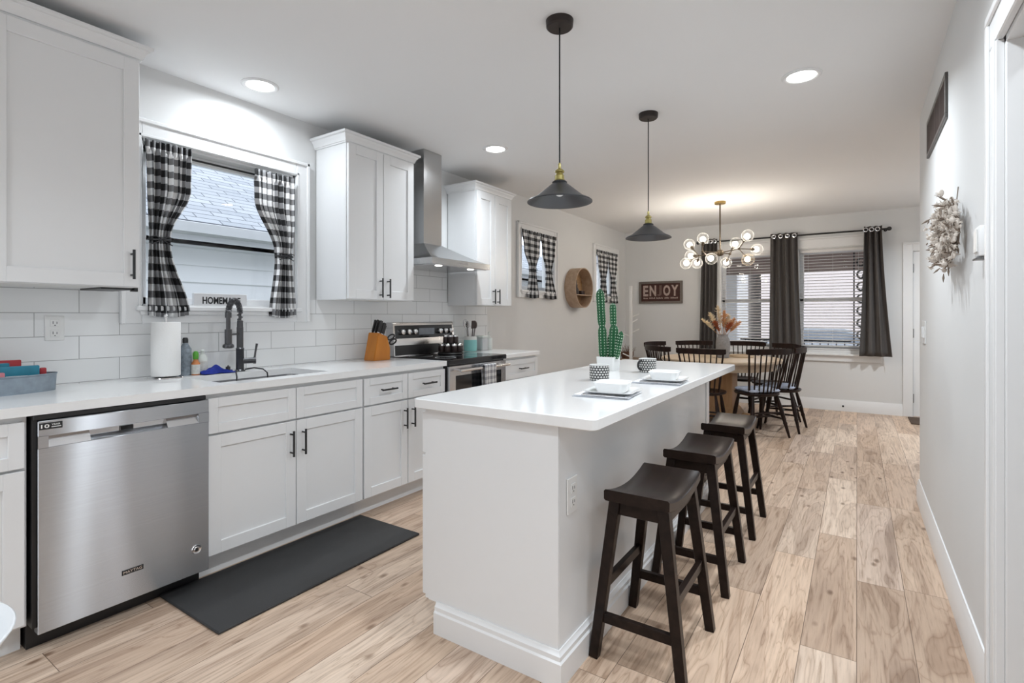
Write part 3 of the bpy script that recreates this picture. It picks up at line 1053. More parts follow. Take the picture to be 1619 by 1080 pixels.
def rrect(x0, x1, y0, y1, r, z, n=5):
    pts = []
    for cx_, cy_, a0 in ((x1 - r, y1 - r, 0), (x0 + r, y1 - r, 90), (x0 + r, y0 + r, 180), (x1 - r, y0 + r, 270)):
        for k in range(n + 1):
            a = math.radians(a0 + 90 * k / n)
            pts.append((cx_ + r * math.cos(a), cy_ + r * math.sin(a), z))
    return pts


b = B()
rings = [b.ring(rrect(SX0 - .012, SX1 + .012, SY0 - .012, SY1 + .012, .03, CT0 - .001)), b.ring(rrect(SX0 + .002, SX1 - .002, SY0 + .002, SY1 - .002, .04, CT0 - .001)), b.ring(rrect(SX0 + .006, SX1 - .006, SY0 + .006, SY1 - .006, .05, .72)), b.ring(rrect(SX0 + .05, SX1 - .05, SY0 + .05, SY1 - .05, .05, .70))]
b.skin(rings, True, False, True)
b.build('basin', 'steel2', t, solid=.002)
B().lathe([(.001, .004), (.03, .004), (.042, .002), (.044, 0)], ((SX0 + SX1) / 2, (SY0 + SY1) / 2, .701), 20, cap1=False).build('drain', 'chrome', t)

# ------------------------------------------------------------------ dishwasher
Y0, Y1 = .606, 1.222
t = thing('dishwasher', 'stainless steel dishwasher with pocket handle under the left counter', 'dishwasher', (.35, (Y0 + Y1) / 2, 0))
B().box(.03, .60, Y0 + .004, Y1 - .003, .10, .872).box(.60, .645, Y0 + .004, Y0 + .018, .10, .872).build('tub', 'black', t, smooth=False)
B().box(.60, .655, Y0 + .005, Y1 - .010, .858, .876, .002).build('top_strip', 'black', t)
B().box(.05, .575, Y0 + .004, Y1 - .003, 0, .10).build('toe_panel', 'black', t, smooth=False)
yl, yr = Y0 + .016, Y1 - .002
xd0, xd1 = .622, .664
hz0, hz1 = .757, .797
hy0, hy1 = .652, 1.176
b = B()
b.box(xd0, xd1, yl, yr, .078, hz0, .002).box(xd0, xd1, yl, yr, hz1, .855, .002).box(xd0, xd1, yl, hy0, hz0 - .003, hz1 + .003, 0).box(xd0, xd1, hy1, yr, hz0 - .003, hz1 + .003, 0)
b.build('door', 'steel', t, smooth=False)
hn = B().box(xd0 + .002, xd0 + .012, hy0, hy1, hz0, hz1).build('handle_pocket', 'steel2', t, smooth=False)
for a, c in ((hy0, .780), (1.050, hy1)):
    B().hexa([(xd0 + .012, a, hz0), (xd1, a, hz0), (xd1, c, hz0), (xd0 + .012, c, hz0), (xd0 + .012, a, hz1), (xd0 + .018, a, hz1), (xd0 + .018, c, hz1), (xd0 + .012, c, hz1)]).build('pocket_ramp', 'steel2', hn, smooth=False)
B().hexa([(xd0 + .012, .780, hz0), (xd1 - .002, .780, hz0), (xd1 - .002, 1.05, hz0), (xd0 + .012, 1.05, hz0), (xd0 + .012, .780, hz0 + .016), (xd0 + .016, .780, hz0 + .016), (xd0 + .016, 1.05, hz0 + .016), (xd0 + .012, 1.05, hz0 + .016)]).build('handle_lip', 'steel2', hn, smooth=False)
B().box(xd0 + .012, xd0 + .020, .884, .930, .772, .791, .001).build('display_window', 'blackglass', t)
bd = B().box(xd1, xd1 + .0012, .626, .692, .823, .847).build('warranty_sticker', 'ink', t, smooth=False)
text_mesh('sticker_number', '10', .014, .024, (xd1 + .0012, .630, .828), (0, 1, 0), (0, 0, 1), 'plate', bd, .0004, .02)
text_mesh('sticker_lettering', 'YEAR', .006, .026, (xd1 + .0012, .660, .836), (0, 1, 0), (0, 0, 1), 'plate', bd, .0004, .01)
B().box(xd1 + .0012, xd1 + .0016, .660, .688, .829, .832).build('sticker_lines', 'plate', bd, smooth=False)
bd = B().box(xd1, xd1 + .0015, .881, .957, .187, .206).build('brand_badge', 'ink', t, smooth=False)
text_mesh('badge_lettering', 'MAYTAG', .011, .066, (xd1 + .0015, .886, .191), (0, 1, 0), (0, 0, 1), 'chrome', bd, .0004, .01)
em = B().lathe([(.001, .006), (.009, .006), (.011, .003), (.016, .003), (.019, .005), (.021, .002), (.022, 0)], (xd1, 1.166, .190), 24, 'x').build('round_emblem', 'chrome', t)
b = B()
for k in (-1, 0, 1):
    b.box(xd1 + .006, xd1 + .0075, 1.1635 + k * .005 - .001, 1.1635 + k * .005 + .003, .183, .197)
b.build('emblem_mark', 'ink', em, smooth=False)

# ------------------------------------------------------------------ range
Y0, Y1 = 2.905, 3.640
t = thing('range', 'stainless electric range with black glass top and double oven doors', 'range', (.35, (Y0 + Y1) / 2, 0))
B().box(.03, .640, Y0, Y1, .09, .880).box(.05, .60, Y0 + .01, Y1 - .01, 0, .09).build('oven_body', 'black', t, smooth=False)
B().box(.03, .672, Y0 - .004, Y1 + .004, .880, .919, .006).build('cooktop', 'blackglass', t)
b = B()
for cx_, cy_, rr in ((.22, 3.08, .09), (.22, 3.46, .075), (.48, 3.08, .075), (.48, 3.46, .105)):
    b.lathe([(rr, 0), (rr + .003, .0006), (rr + .006, 0)], (cx_, cy_, .9192), 32, cap0=False, cap1=False)
b.build('burner_rings', 'greyplastic', t)
pn = B().prism([(.012, .919), (.105, .919), (.085, 1.175), (.075, 1.19), (.012, 1.19)], 'y', Y0, Y1).build('control_panel', 'steel2', t)
pf = lambda z: .105 - (z - .919) * (.020 / .256)
B().hexa([(pf(1.06) - .002, Y0 + .02, 1.06), (pf(1.06) + .003, Y0 + .02, 1.06), (pf(1.06) + .003, Y1 - .02, 1.06), (pf(1.06) - .002, Y1 - .02, 1.06), (pf(1.165) - .002, Y0 + .02, 1.165), (pf(1.165) + .003, Y0 + .02, 1.165), (pf(1.165) + .003, Y1 - .02, 1.165), (pf(1.165) - .002, Y1 - .02, 1.165)]).build('control_glass', 'blackglass', pn)
for y in (2.99, 3.06, 3.13, 3.44, 3.51, 3.58):
    B().lathe([(.024, 0), (.024, .012), (.020, .028), (.006, .03)], (pf(1.11) + .003, y, 1.112), 18, 'x').build('knob', 'chrome', pn)
B().box(pf(1.11) + .003, pf(1.11) + .005, 3.19, 3.38, 1.085, 1.14).build('clock_display', 'housewin', pn, smooth=False)
B().hexa([(pf(.925), Y0 + .01, .925), (pf(.925) + .003, Y0 + .01, .925), (pf(.925) + .003, Y1 - .01, .925), (pf(.925), Y1 - .01, .925), (pf(1.005), Y0 + .01, 1.005), (pf(1.005) + .003, Y0 + .01, 1.005), (pf(1.005) + .003, Y1 - .01, 1.005), (pf(1.005), Y1 - .01, 1.005)]).build('panel_base_trim', 'black', pn)
for z0, z1 in ((.565, .872), (.135, .555)):
    d = B().box(.640, .668, Y0 + .003, Y1 - .003, z0, z1, .004).build('oven_door', 'steel2', t)
    B().box(.666, .671, Y0 + .075, Y1 - .075, z0 + .045, z1 - .075, .001).build('oven_window', 'blackglass', d)
    hb = B().tube([(.715, Y0 + .07, z1 - .035), (.715, Y1 - .02, z1 - .035)], .011, 12)
    for y in (Y0 + .10, Y1 - .05):
        hb.tube([(.666, y, z1 - .035), (.715, y, z1 - .035)], .008, 8)
    hb.build('handle', 'chrome', d)
B().box(.60, .664, Y0 + .003, Y1 - .003, .095, .130, .003).build('bottom_trim', 'steel2', t)

# dish towel over the oven handle
yt0, yt1 = 3.255, 3.415
zt = .872 - .035 + .014


def towel_fn(u, v):
    y = yt0 + (yt1 - yt0) * u
    rip = .004 * math.sin(u * 9 + 1)
    L_ = v * .62
    if L_ < .30:
        return (.698 + rip * .6, y + .004 * math.sin(v * 9), zt - .30 + L_)
    if L_ < .345:
        a = (L_ - .30) / .045 * PI
        return (.7145 - .0165 * math.cos(a) + rip * (.6 if a < 1.5 else 1) * abs(math.cos(a)), y, zt + .010 * math.sin(a))
    return (.731 + rip + .004 * (L_ - .345) * 10 * .2, y + .006 * math.sin(v * 7), zt - (L_ - .345))


o = B().grid(towel_fn, 16, 44, (4.0, 13.0)).build('dish_towel', 'towel', None, solid=.003)
tag(o, 'white and grey checked dish towel hanging on the oven door handle', 'towel')

# ------------------------------------------------------------------ range hood
t = thing('range_hood', 'stainless chimney range hood between the two far wall cabinets', 'range hood', (.2, 3.27, 1.635))
hy0, hy1, hx = 2.905, 3.64, .50
cy0, cy1, cxx = 3.04, 3.252, .29
B().box(.002, cxx, cy0, cy1, 1.80, ZC - .001, .002).build('chimney', 'hoodsteel', t)
b = B()
prof = []
for k in range(9):
    s = k / 8
    e = s ** 1.9
    z = 1.815 - (1.815 - 1.683) * s
    z = 1.683 + (1.818 - 1.683) * (1 - s) ** 1.25
    prof.append(((cxx + .002) + (hx - cxx - .002) * s, (cy0 - .002) + (hy0 - cy0 + .002) * s, (cy1 + .002) + (hy1 - cy1 - .002) * s, z))
rings = [b.ring([(.002, a, z), (x, a, z), (x, c, z), (.002, c, z)]) for x, a, c, z in prof]
b.skin(rings, True, True, True)
b.build('canopy', 'hoodsteel', t, angle=20)
b = B().box(.002, hx, hy0, hy1, 1.637, 1.684, .0015)
b.build('canopy_band', 'hoodsteel', t)
B().box(.03, hx - .02, hy0 + .03, hy1 - .03, 1.632, 1.638).build('filter_panel', 'steel2', t, smooth=False)
for y in (3.05, 3.45):
    B().lathe([(.001, 0), (.026, 0), (.03, .004)], (hx - .065, y, 1.6295), 20, cap1=False).build('hood_lamp', 'hoodlamp', t)
B().box(hx, hx + .003, 3.21, 3.33, 1.654, 1.668, .001).build('button_strip', 'chrome', t)


# ------------------------------------------------------------------ wall cabinets
def crown(b, x1, y0, y1, zb, zt, left=True, right=True, p=.047):
    """moulding that steps out from the cabinet front and its exposed ends"""
    prof = [(0.0, zb), (.007, zb), (.009, zb + .008), (.014, zb + .010), (.016, zb + .018), (p * .52, zt - .034), (p * .72, zt - .024), (p * .74, zt - .019), (p * .92, zt - .017), (p, zt - .013), (p, zt), (0, zt)]
    rings = []
    for d, z in prof:
        ya = y0 - (d if left else 0)
        yb = y1 + (d if right else 0)
        rings.append(b.ring([(.002, ya, z), (x1 + d, ya, z), (x1 + d, yb, z), (.002, yb, z)]))
    b.skin(rings, True, True, True)
    return b


def wall_cabinet(label, y0, y1, z0, z1, ztop, doors, xf=.345, left=True, right=True, hz=.09):
    t = thing('wall_cabinet', label, 'cabinet', (.17, (y0 + y1) / 2, z0), group='white wall cabinets on the window wall')
    B().box(.010, xf - .022, y0, y1, z0, ztop - .05).build('carcass', 'cab', t, smooth=False)
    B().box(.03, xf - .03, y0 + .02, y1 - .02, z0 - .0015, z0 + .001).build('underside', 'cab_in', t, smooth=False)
    crown(B(), xf - .022, y0, y1, ztop - .070, ztop, left, right).build('crown_moulding', 'cab', t)
    for a, c, side in doors:
        d = shaker(B(), xf, a, c, z0 + .004, ztop - .074, st=.062).build('door', 'cab', t)
        if side:
            pull(d, xf, (c - .033) if side > 0 else (a + .033), z0 + hz, .135, True)
    return t


wall_cabinet('large white wall cabinet cut by the photo edge, left of the sink window', .20, 1.068, 1.372, 2.445, 2.505, [(.205, .542, 0), (.546, 1.064, 1)], hz=.105)
wall_cabinet('white wall cabinet between the sink window and the range hood', 2.262, 2.876, 1.352, 2.40, 2.462, [(2.266, 2.568, 1), (2.572, 2.872, -1)], hz=.085, xf=.345)
wall_cabinet('white wall cabinet beyond the range hood, farthest along the wall', 3.656, 4.210, 1.335, 2.365, 2.43, [(3.660, 3.930, 1), (3.934, 4.206, -1)], hz=.085)
o = B().box(.28, .30, 1.05, 1.075, 1.355, 1.3725).box(.05, .30, .93, 1.06, 1.362, 1.3705).build('under_cabinet_light', 'black')
tag(o, 'small dark light bar under the corner of the left wall cabinet', 'light')

# ------------------------------------------------------------------ outlets and switches
def outlet_x(label, x, y, z, sgn=1, w=.072, hgt=.115, parent_group='wall sockets'):
    t = thing('outlet', label, 'outlet', (x, y, z))
    B().box(min(x, x + sgn * .006), max(x, x + sgn * .006), y - w / 2, y + w / 2, z - hgt / 2, z + hgt / 2, .002).build('cover_plate', 'plate', t)
    for dz in (-.024, .024):
        s = B().box(min(x + sgn * .006, x + sgn * .009), max(x + sgn * .006, x + sgn * .009), y - .017, y + .017, z + dz - .017, z + dz + .017, .003).build('socket', 'plate', t)
        b = B()
        for dy, h_ in ((-.007, .012), (.007, .010)):
            b.box(min(x + sgn * .008, x + sgn * .0098), max(x + sgn * .008, x + sgn * .0098), y + dy - .0012, y + dy + .0012, z + dz - .003, z + dz - .003 + h_)
        b.tube([(x + sgn * .008, y, z + dz - .010), (x + sgn * .0098, y, z + dz - .010)], .0025, 8)
        b.build('slots', 'slot', s, smooth=False)
    return t


outlet_x('white wall outlet on the tiles above the galvanised tin', .009, .845, 1.182)
outlet_x('white outlet on the seating side of the island near its end', 2.309, 1.633, .614, w=.075, hgt=.125)
o = B().box(.012, .012 + .0, 0, 0, 0, 0) if False else None
t = thing('light_switch', 'double light switch plate near the far end of the right wall', 'switch', (XR, 4.10, 1.14))
B().box(XR - .006, XR, 4.02, 4.18, 1.07, 1.21, .002).build('cover_plate', 'plate', t)
for y in (4.06, 4.14):
    B().box(XR - .012, XR - .006, y - .016, y + .016, 1.105, 1.175, .002).build('rocker', 'trim', t)

# ------------------------------------------------------------------ island
IX0, IX1, IY0, IY1 = 1.674, 2.461, 1.500, 3.755
BX0, BX1, BY0, BY1 = 1.700, 2.308, 1.5414, 3.66
b = B()
rr = [b.ring(rrect(IX0 + e, IX1 - e, IY0 + e, IY1 - e, .022, z, 4)) for e, z in ((.003, .876), (0, .879), (0, .911), (.003, .914))]
b.skin(rr)
o = b.build('island_countertop', 'quartz')
tag(o, 'white quartz island countertop set with dishes, mugs and the cactus', 'countertop')
t = thing('island_cabinet', 'white kitchen island base with deep skirting, behind the saddle stools', 'kitchen island', ((BX0 + BX1) / 2, (BY0 + BY1) / 2, 0))
b = B().box(BX0, BX1, BY0 + .006, BY1 - .006, .112, .876).box(BX0 + .07, BX1 - .002, BY0 + .02, BY1 - .02, 0, .113)
b.build('carcass', 'cab', t, smooth=False)
B().prism([(BX0 + .022, .113), (BX0 + .075, .113), (BX0 + .075, .002), (BX1 - .001, .002), (BX1 - .001, .8755), (BX0 + .022, .8755)], 'y', BY0, BY0 + .0065).build('end_panel', 'cab', t, smooth=False)
B().prism([(BX0 + .022, .113), (BX0 + .075, .113), (BX0 + .075, .002), (BX1 - .001, .002), (BX1 - .001, .8755), (BX0 + .022, .8755)], 'y', BY1 - .0065, BY1).build('end_panel', 'cab', t, smooth=False)
B().box(BX1 - .001, BX1 + .006, BY1 - .085, BY1 - .01, .13, .876, .001).build('corner_stile', 'cab', t, smooth=False)
wd = (BY1 - BY0 - .02) / 5
for k in range(5):
    a = BY0 + .008 + k * (wd + .001)
    # fronts face -x toward the sink run
    fb = B()
    shaker(fb, 0, a + .002, a + wd - .002, .122, .68)
    d = fb.xf(Matrix.Translation((BX0 - .02, 2 * a + wd, 0)) @ Matrix.Rotation(PI, 4, 'Z')).build('door', 'cab', t)
    fb = B()
    shaker(fb, 0, a + .002, a + wd - .002, .69, .856, st=.045)
    fb.xf(Matrix.Translation((BX0 - .02, 2 * a + wd, 0)) @ Matrix.Rotation(PI, 4, 'Z')).build('drawer_front', 'cab', t)


def wrap_board(x0, x1, y0, y1):
    """skirting along the near end, the seating side and the far end of the island"""
    h_ = .118
    prof = [(.0005, 0.0), (.020, 0.0), (.020, .082), (.014, .088), (.014, .103), (.008, .108), (.005, h_), (.0005, h_)]
    b_ = B()
    rings_ = []
    path = ((x0, y0, 0, -1), (x1, y0, 1, -1), (x1, y1, 1, 1), (x0, y1, 0, 1))
    for px, py, dx, dy in path:
        rings_.append(b_.ring([(px + dx * d, py + dy * d, z) for d, z in prof]))
    b_.skin(rings_, True, True, True)
    return b_


wrap_board(BX0 + .066, BX1, BY0, BY1).build('skirting', 'trim', t)

# ------------------------------------------------------------------ bar stools
def make_stool():
    t = thing('bar_stool', 'x', 'stool', (0, 0, 0), group='espresso saddle stools along the island')
    # saddle seat: long side along y, dips in the middle of its length
    sw, sl = .118, .205

    def zt(y):
        return .588 + .030 * (abs(y) / sl) ** 2.0

    b = B()
    rings = []
    n = 18
    for k in range(n + 1):
        y = -sl + 2 * sl * k / n
        z = zt(y)
        th = .040
        e = .006
        pts = []
        for x, zz in ((-sw + e, z), (-sw * .5, z), (0, z), (sw * .5, z), (sw - e, z), (sw, z - e), (sw, z - th + e), (sw - e, z - th), (0, z - th), (-sw + e, z - th), (-sw, z - th + e), (-sw, z - e)):
            pts.append((x, y, zz))
        rings.append(b.ring(pts))
    b.skin(rings)
    b.build('seat', 'darkwood', t, angle=45, world=False)
    tops = {}
    for sx in (-1, 1):
        for sy in (-1, 1):
            top = Vector((sx * .088, sy * .165, zt(.165) - .036))
            bot = Vector((sx * .158, sy * .198, 0))
            tops[(sx, sy)] = (top, bot)
            B().bar(top, bot, .040, .036, .034, .032, up=(1, 0, 0), bev=.002).build('leg', 'darkwood', t, world=False)

    def at(s, z):
        tp, bt = tops[s]
        f = (tp.z - z) / (tp.z - bt.z)
        return tp + (bt - tp) * f
    # aprons under the seat
    for sy in (-1, 1):
        B().bar(at((-1, sy), .548), at((1, sy), .548), .046, .018, up=(0, 0, 1), bev=.001).build('apron', 'darkwood', t, world=False)
    for sx in (-1, 1):
        B().bar(at((sx, -1), .538), at((sx, 1), .538), .030, .018, up=(0, 0, 1), bev=.001).build('apron', 'darkwood', t, world=False)
    for sy, z in ((-1, .150), (1, .150)):
        B().bar(at((-1, sy), z), at((1, sy), z), .034, .020, up=(0, 0, 1), bev=.001).build('stretcher', 'darkwood', t, world=False)
    for sx, z in ((-1, .265), (1, .265)):
        B().bar(at((sx, -1), z), at((sx, 1), z), .034, .020, up=(0, 0, 1), bev=.001).build('stretcher', 'darkwood', t, world=False)
    return t


st0 = make_stool()
st0.location = (2.503, 1.945, 0)
st0['label'] = 'dark saddle-seat wooden stool nearest the camera, by the island outlet'
dup(st0, (2.503, 2.630, 0), 0, 'dark saddle-seat wooden stool in the middle of the three along the island')
dup(st0, (2.503, 3.338, 0), 0, 'dark saddle-seat wooden stool farthest along the island, next to the dining chairs')

# ------------------------------------------------------------------ floor mats
o = B().box(.580, 1.080, 1.05, 2.165, 0.0, .012, .004).build('kitchen_mat', 'mat')
tag(o, 'long black anti-fatigue mat on the floor before the sink cabinet', 'mat')
o = B().box(3.66, 4.35, 7.50, 7.98, 0.0, .012, .004).build('door_mat', 'doormat')
tag(o, 'dark brown door mat on the floor before the far door', 'mat')


# ------------------------------------------------------------------ curtains
def lerp_keys(keys, v):
    for (a, x), (c, y) in zip(keys[:-1], keys[1:]):
        if v <= c:
            s = (v - a) / (c - a)
            s = s * s * (3 - 2 * s)
            return x + (y - x) * s
    return keys[-1][1]


def tie_curtain(label, x, z_top, z_bot, L_keys, R_keys, tie_v, folds, check, cloth_w, group, seed=0, tieside=1):
    """checked cafe curtain gathered by a bow; keys give the left and right edge (world y) down its length"""
    t = thing('gingham_curtain', label, 'curtain', (x, (L_keys[0][1] + R_keys[0][1]) / 2, z_bot), group=group)
    rnd = random.Random(seed)
    ph = [rnd.uniform(0, 6.28) for _ in range(3)]
    H = z_top - z_bot

    def fn(u, v):
        l, r_ = lerp_keys(L_keys, v), lerp_keys(R_keys, v)
        w = r_ - l
        amp = .008 + .010 * min(1, max(0, .30 - w) / .2)
        d = math.sin(u * 2 * PI * folds + ph[0]) + .45 * math.sin(u * 2 * PI * folds * 1.9 + ph[1] + v * 1.5)
        if v < .06:
            d = .6 * math.sin(u * 2 * PI * folds * 2.2)
        cin = max(0.0, 1 - abs(v - tie_v) / .10)
        y = l + w * (u + .020 * math.sin(u * 2 * PI * folds + ph[2]))
        sag = .012 * math.sin(PI * u) if v > .9 else 0
        return (x + amp * d * (1 - .35 * cin), y, z_top - v * H + (.006 * math.sin(u * 40) if v < .01 else 0) - sag * (v - .9) * 10)
    B().grid(fn, 72, 60, (cloth_w / check / 2, H / check / 2)).build('cloth', 'gingham', t, solid=.0015)
    # the bow
    zt_ = z_top - tie_v * H
    l, r_ = lerp_keys(L_keys, tie_v), lerp_keys(R_keys, tie_v)
    m, hw = (l + r_) / 2, (r_ - l) / 2 + .004
    b = B()
    b.tube([(x + .026 * math.cos(a), m + hw * math.sin(a), zt_ + .003 * math.sin(2 * a)) for a in [2 * PI * k / 24 for k in range(25)]], .0045, 6, caps=False)
    for s in (-1, 1):
        b.tube([(x + .03, m, zt_), (x + .034, m + s * .03, zt_ + .016), (x + .034, m + s * .052, zt_ + .010), (x + .034, m + s * .045, zt_ - .006), (x + .03, m, zt_)], .003, 6)
        b.tube([(x + .03, m, zt_), (x + .034, m + s * .03, zt_ - .02), (x + .032, m + s * .05, zt_ - .028)], .003, 6)
    b.build('tie', 'tie', t)
    return t


KG = 'checked curtains in the sink window'
tie_curtain('black and white checked curtain tied at the left of the sink window', .048, 2.165, 1.245,
            [(0, 1.200), (.25, 1.205), (.52, 1.222), (.58, 1.222), (1, 1.212)], [(0, 1.425), (.25, 1.420), (.54, 1.318), (.60, 1.318), (1, 1.412)], .565, 7, .036, .62, KG, 3)
tie_curtain('black and white checked curtain tied at the right of the sink window', .048, 2.150, 1.240,
            [(0, 1.800), (.2, 1.805), (.54, 1.935), (.62, 1.938), (1, 1.898)], [(0, 2.075), (.3, 2.072), (.56, 2.045), (.62, 2.045), (1, 2.080)], .575, 7, .036, .62, KG, 5)
o = B().tube([(-.030, K['y0'] + .012, 2.135), (-.030, K['y1'] - .012, 2.135)], .006, 10).build('curtain_rod', 'black')
tag(o, 'thin dark tension rod across the top of the sink window', 'curtain rod')
DG = 'checked curtains in the two dining side windows'
for (w, za, zb, A, zz, nm) in ((W2, 2.212, 1.455, 0, 2, 'nearer'), (W3, 2.195, 1.445, 1, 3, 'farther')):
    y0, y1 = w['y0'], w['y1']
    m = (y0 + y1) / 2
    tie_curtain('black and white checked curtain tied at left of the %s small dining window' % nm, .040, za, zb,
                [(0, y0 - .015), (.3, y0 + .03), (.55, y0 + .13), (.62, y0 + .13), (1, y0 + .08)], [(0, m + .005), (.3, m - .01), (.55, y0 + .27), (.62, y0 + .27), (1, y0 + .33)], .585, 6, .036, .62, DG, 10 + zz)
    tie_curtain('black and white checked curtain tied at right of the %s small dining window' % nm, .040, za, zb,
                [(0, m + .012), (.3, m + .04), (.55, y1 - .24), (.62, y1 - .235), (1, y1 - .27)], [(0, y1 + .01), (.3, y1 - .01), (.55, y1 - .12), (.62, y1 - .115), (1, y1 + .03)], .585, 6, .036, .62, DG, 20 + zz)
    o = B().tube([(-.02, y0 + .012, za - .03), (-.02, y1 - .012, za - .03)], .005, 8).build('curtain_rod', 'black')
    tag(o, 'thin tension rod across the top of the %s small dining window' % nm, 'curtain rod')


# charcoal curtains on the long rod
YRD = YF - .115
t = thing('curtain_rod', 'long black curtain rod over the two dining windows', 'curtain rod', (2.33, YRD, 2.325))
B().tube([(1.20, YRD, 2.325), (3.455, YRD, 2.325)], .011, 10).build('pole', 'black', t)
for x in (1.18, 3.475):
    B().sphere((x, YRD, 2.325), .026, 12, 8).build('finial', 'black', t)
for x in (1.215, 2.45, 3.44):
    B().tube([(x, YRD, 2.325), (x, YF - .003, 2.325)], .007, 8).lathe([(.02, 0), (.02, .006)], (x, YF - .009, 2.325), 12, 'y').build('bracket', 'black', t)


def dark_curtain(label, x0, x1, xb0, xb1, nf, seed):
    t = thing('charcoal_curtain', label, 'curtain', ((x0 + x1) / 2, YRD, .74), group='charcoal grommet curtains at the dining windows')
    rnd = random.Random(seed)
    ph = rnd.uniform(0, 6)

    def fn(u, v):
        l = x0 + (xb0 - x0) * v ** 1.5
        r_ = x1 + (xb1 - x1) * v ** 1.5
        d = math.sin(u * 2 * PI * nf + ph) * (.036 - .010 * v) + .006 * math.sin(u * 2 * PI * nf * 2.3 + v * 3)
        return (l + (r_ - l) * u, YRD - d, 2.368 - v * (2.368 - .735))
    B().grid(fn, 90, 24, (1, 1)).build('cloth', 'dkcurtain', t, solid=.002)
    for k in range(int(nf)):
        u = (k + .5 - ph / (2 * PI)) / nf % 1.0
        x = x0 + (x1 - x0) * u
        B().lathe([(.018, 0), (.028, .002), (.028, .006), (.018, .008)], (x, YRD - .045, 2.325), 18, 'y', cap0=False, cap1=False).build('grommet', 'chrome', t)


dark_curtain('charcoal curtain at the left end of the rod, behind the vase', 1.235, 1.455, 1.20, 1.44, 4, 1)
dark_curtain('charcoal curtain hanging between the two dining windows', 2.145, 2.475, 2.13, 2.525, 4, 2)
dark_curtain('charcoal curtain at the right end of the rod, beside the door', 3.215, 3.40, 3.165, 3.505, 3, 3)


# venetian blinds
def blind(label, w):
    x0, x1 = w['x0'] + .016, w['x1'] - .016
    t = thing('venetian_blind', label, 'blind', ((x0 + x1) / 2, YF + .045, .80), group='white slat blinds in the dining windows')
    B().box(x0, x1, YF + .02, YF + .07, 2.095, 2.137, .002).build('head_rail', 'blind', t)
    B().box(x0, x1, YF + .022, YF + .068, .795, .812, .003).build('bottom_rail', 'blind', t)
    b = B()
    n = 32
    for k in range(n):
        z = .845 + k * (2.075 - .845) / (n - 1)
        dz = .005
        b.hexa([(x0, YF + .022, z - dz), (x1, YF + .022, z - dz), (x1, YF + .068, z + dz), (x0, YF + .068, z + dz), (x0, YF + .022, z - dz + .0028), (x1, YF + .022, z - dz + .0028), (x1, YF + .068, z + dz + .0028), (x0, YF + .068, z + dz + .0028)])
    b.build('slats', 'blind', t, smooth=False)
    b = B()
    for x in (x0 + .10, (x0 + x1) / 2, x1 - .10):
        b.tube([(x, YF + .019, .80), (x, YF + .019, 2.10)], .0012, 4)
    b.build('ladder_cords', 'blind', t)
    B().tube([(x0 + .05, YF + .012, 2.09), (x0 + .052, YF + .012, 1.35)], .003, 6).build('tilt_wand', 'blind', t)


blind('white slat blind in the left dining window, behind the vase', W4)
blind('white slat blind in the right dining window, between middle and right curtain', W5)


# ------------------------------------------------------------------ counter things
# galvanised tin with packets
TX, TY = .165, .575
t = thing('galvanised_tin', 'oval galvanised metal tin at the left end of the counter', 'tin', (TX, TY, .914))
b = B()
r_ = [b.ring([(TX + .098 * s * math.cos(a), TY + .235 * s2 * math.sin(a), z) for a in [2 * PI * k / 40 for k in range(40)]]) for s, s2, z in ((.97, .985, .914), (1.0, 1.0, .983), (1.03, 1.012, .986), (1.03, 1.012, .991), (.98, .99, .991), (.92, .955, .920))]
b.skin(r_)
b.build('tub', 'galv', t)
PK = 'snack packets standing in the galvanised tin'
pk = [('teal', 'large teal packet standing at the back of the galvanised tin', .150, .585, .15, .018, .935, 1.040, .1), ('teal', 'teal packet at the right end of the galvanised tin', .180, .680, .135, .016, .932, 1.027, -.06),
      ('redpk', 'red packet behind the teal ones in the tin', .112, .640, .13, .014, .935, 1.050, 0), ('teal', 'teal packet at the left in the galvanised tin', .205, .475, .15, .018, .930, 1.010, .05),
      ('pinkpk', 'small pink packet lying at the front of the tin', .218, .600, .06, .020, .955, 1.006, .2), ('redpk', 'small red box tucked at the right rim of the tin', .150, .768, .022, .018, .94, 1.012, 0)]
for mname, lab, x, y, ly, lx, z0, z1, rz in pk:
    t = thing('snack_packet', lab, 'packet', (x, y, z0 - .012), rz, PK)
    B().box(-lx / 2, lx / 2, -ly / 2, ly / 2, 0, z1 - z0 + .012, .005, 2).build('wrapper', mname, t, world=False)
    B().box(lx / 2 - .0005, lx / 2 + .0012, -ly * .3, ly * .2, .35 * (z1 - z0), .7 * (z1 - z0)).build('label_patch', 'label', t, world=False)

# paper towel
PX, PY = .140, 1.262
t = thing('paper_towel_holder', 'chrome paper towel holder on the counter by the window', 'paper towel holder', (PX, PY, .914))
B().lathe([(.001, 0), (.078, 0), (.080, .004), (.078, .009), (.02, .011), (.008, .014), (.001, .014)], (PX, PY, .914), 28).build('base', 'chrome', t)
B().tube([(PX, PY, .925), (PX, PY, 1.235)], .006, 10).sphere((PX, PY, 1.240), .010, 12, 8).build('post', 'chrome', t)
t = thing('paper_towel_roll', 'white roll of paper towel standing on its holder', 'paper towel', (PX, PY, .930))
B().lathe([(.021, 0), (.064, 0), (.066, .003), (.066, .275), (.064, .278), (.021, .278), (.021, 0)], (PX, PY, .930), 36, cap0=False, cap1=False).build('sheets', 'paper', t)
B().lathe([(.0185, 0), (.0205, 0), (.0205, .278), (.0185, .278), (.0185, 0)], (PX, PY, .930), 24, cap0=False, cap1=False).build('core', 'rattan', t)

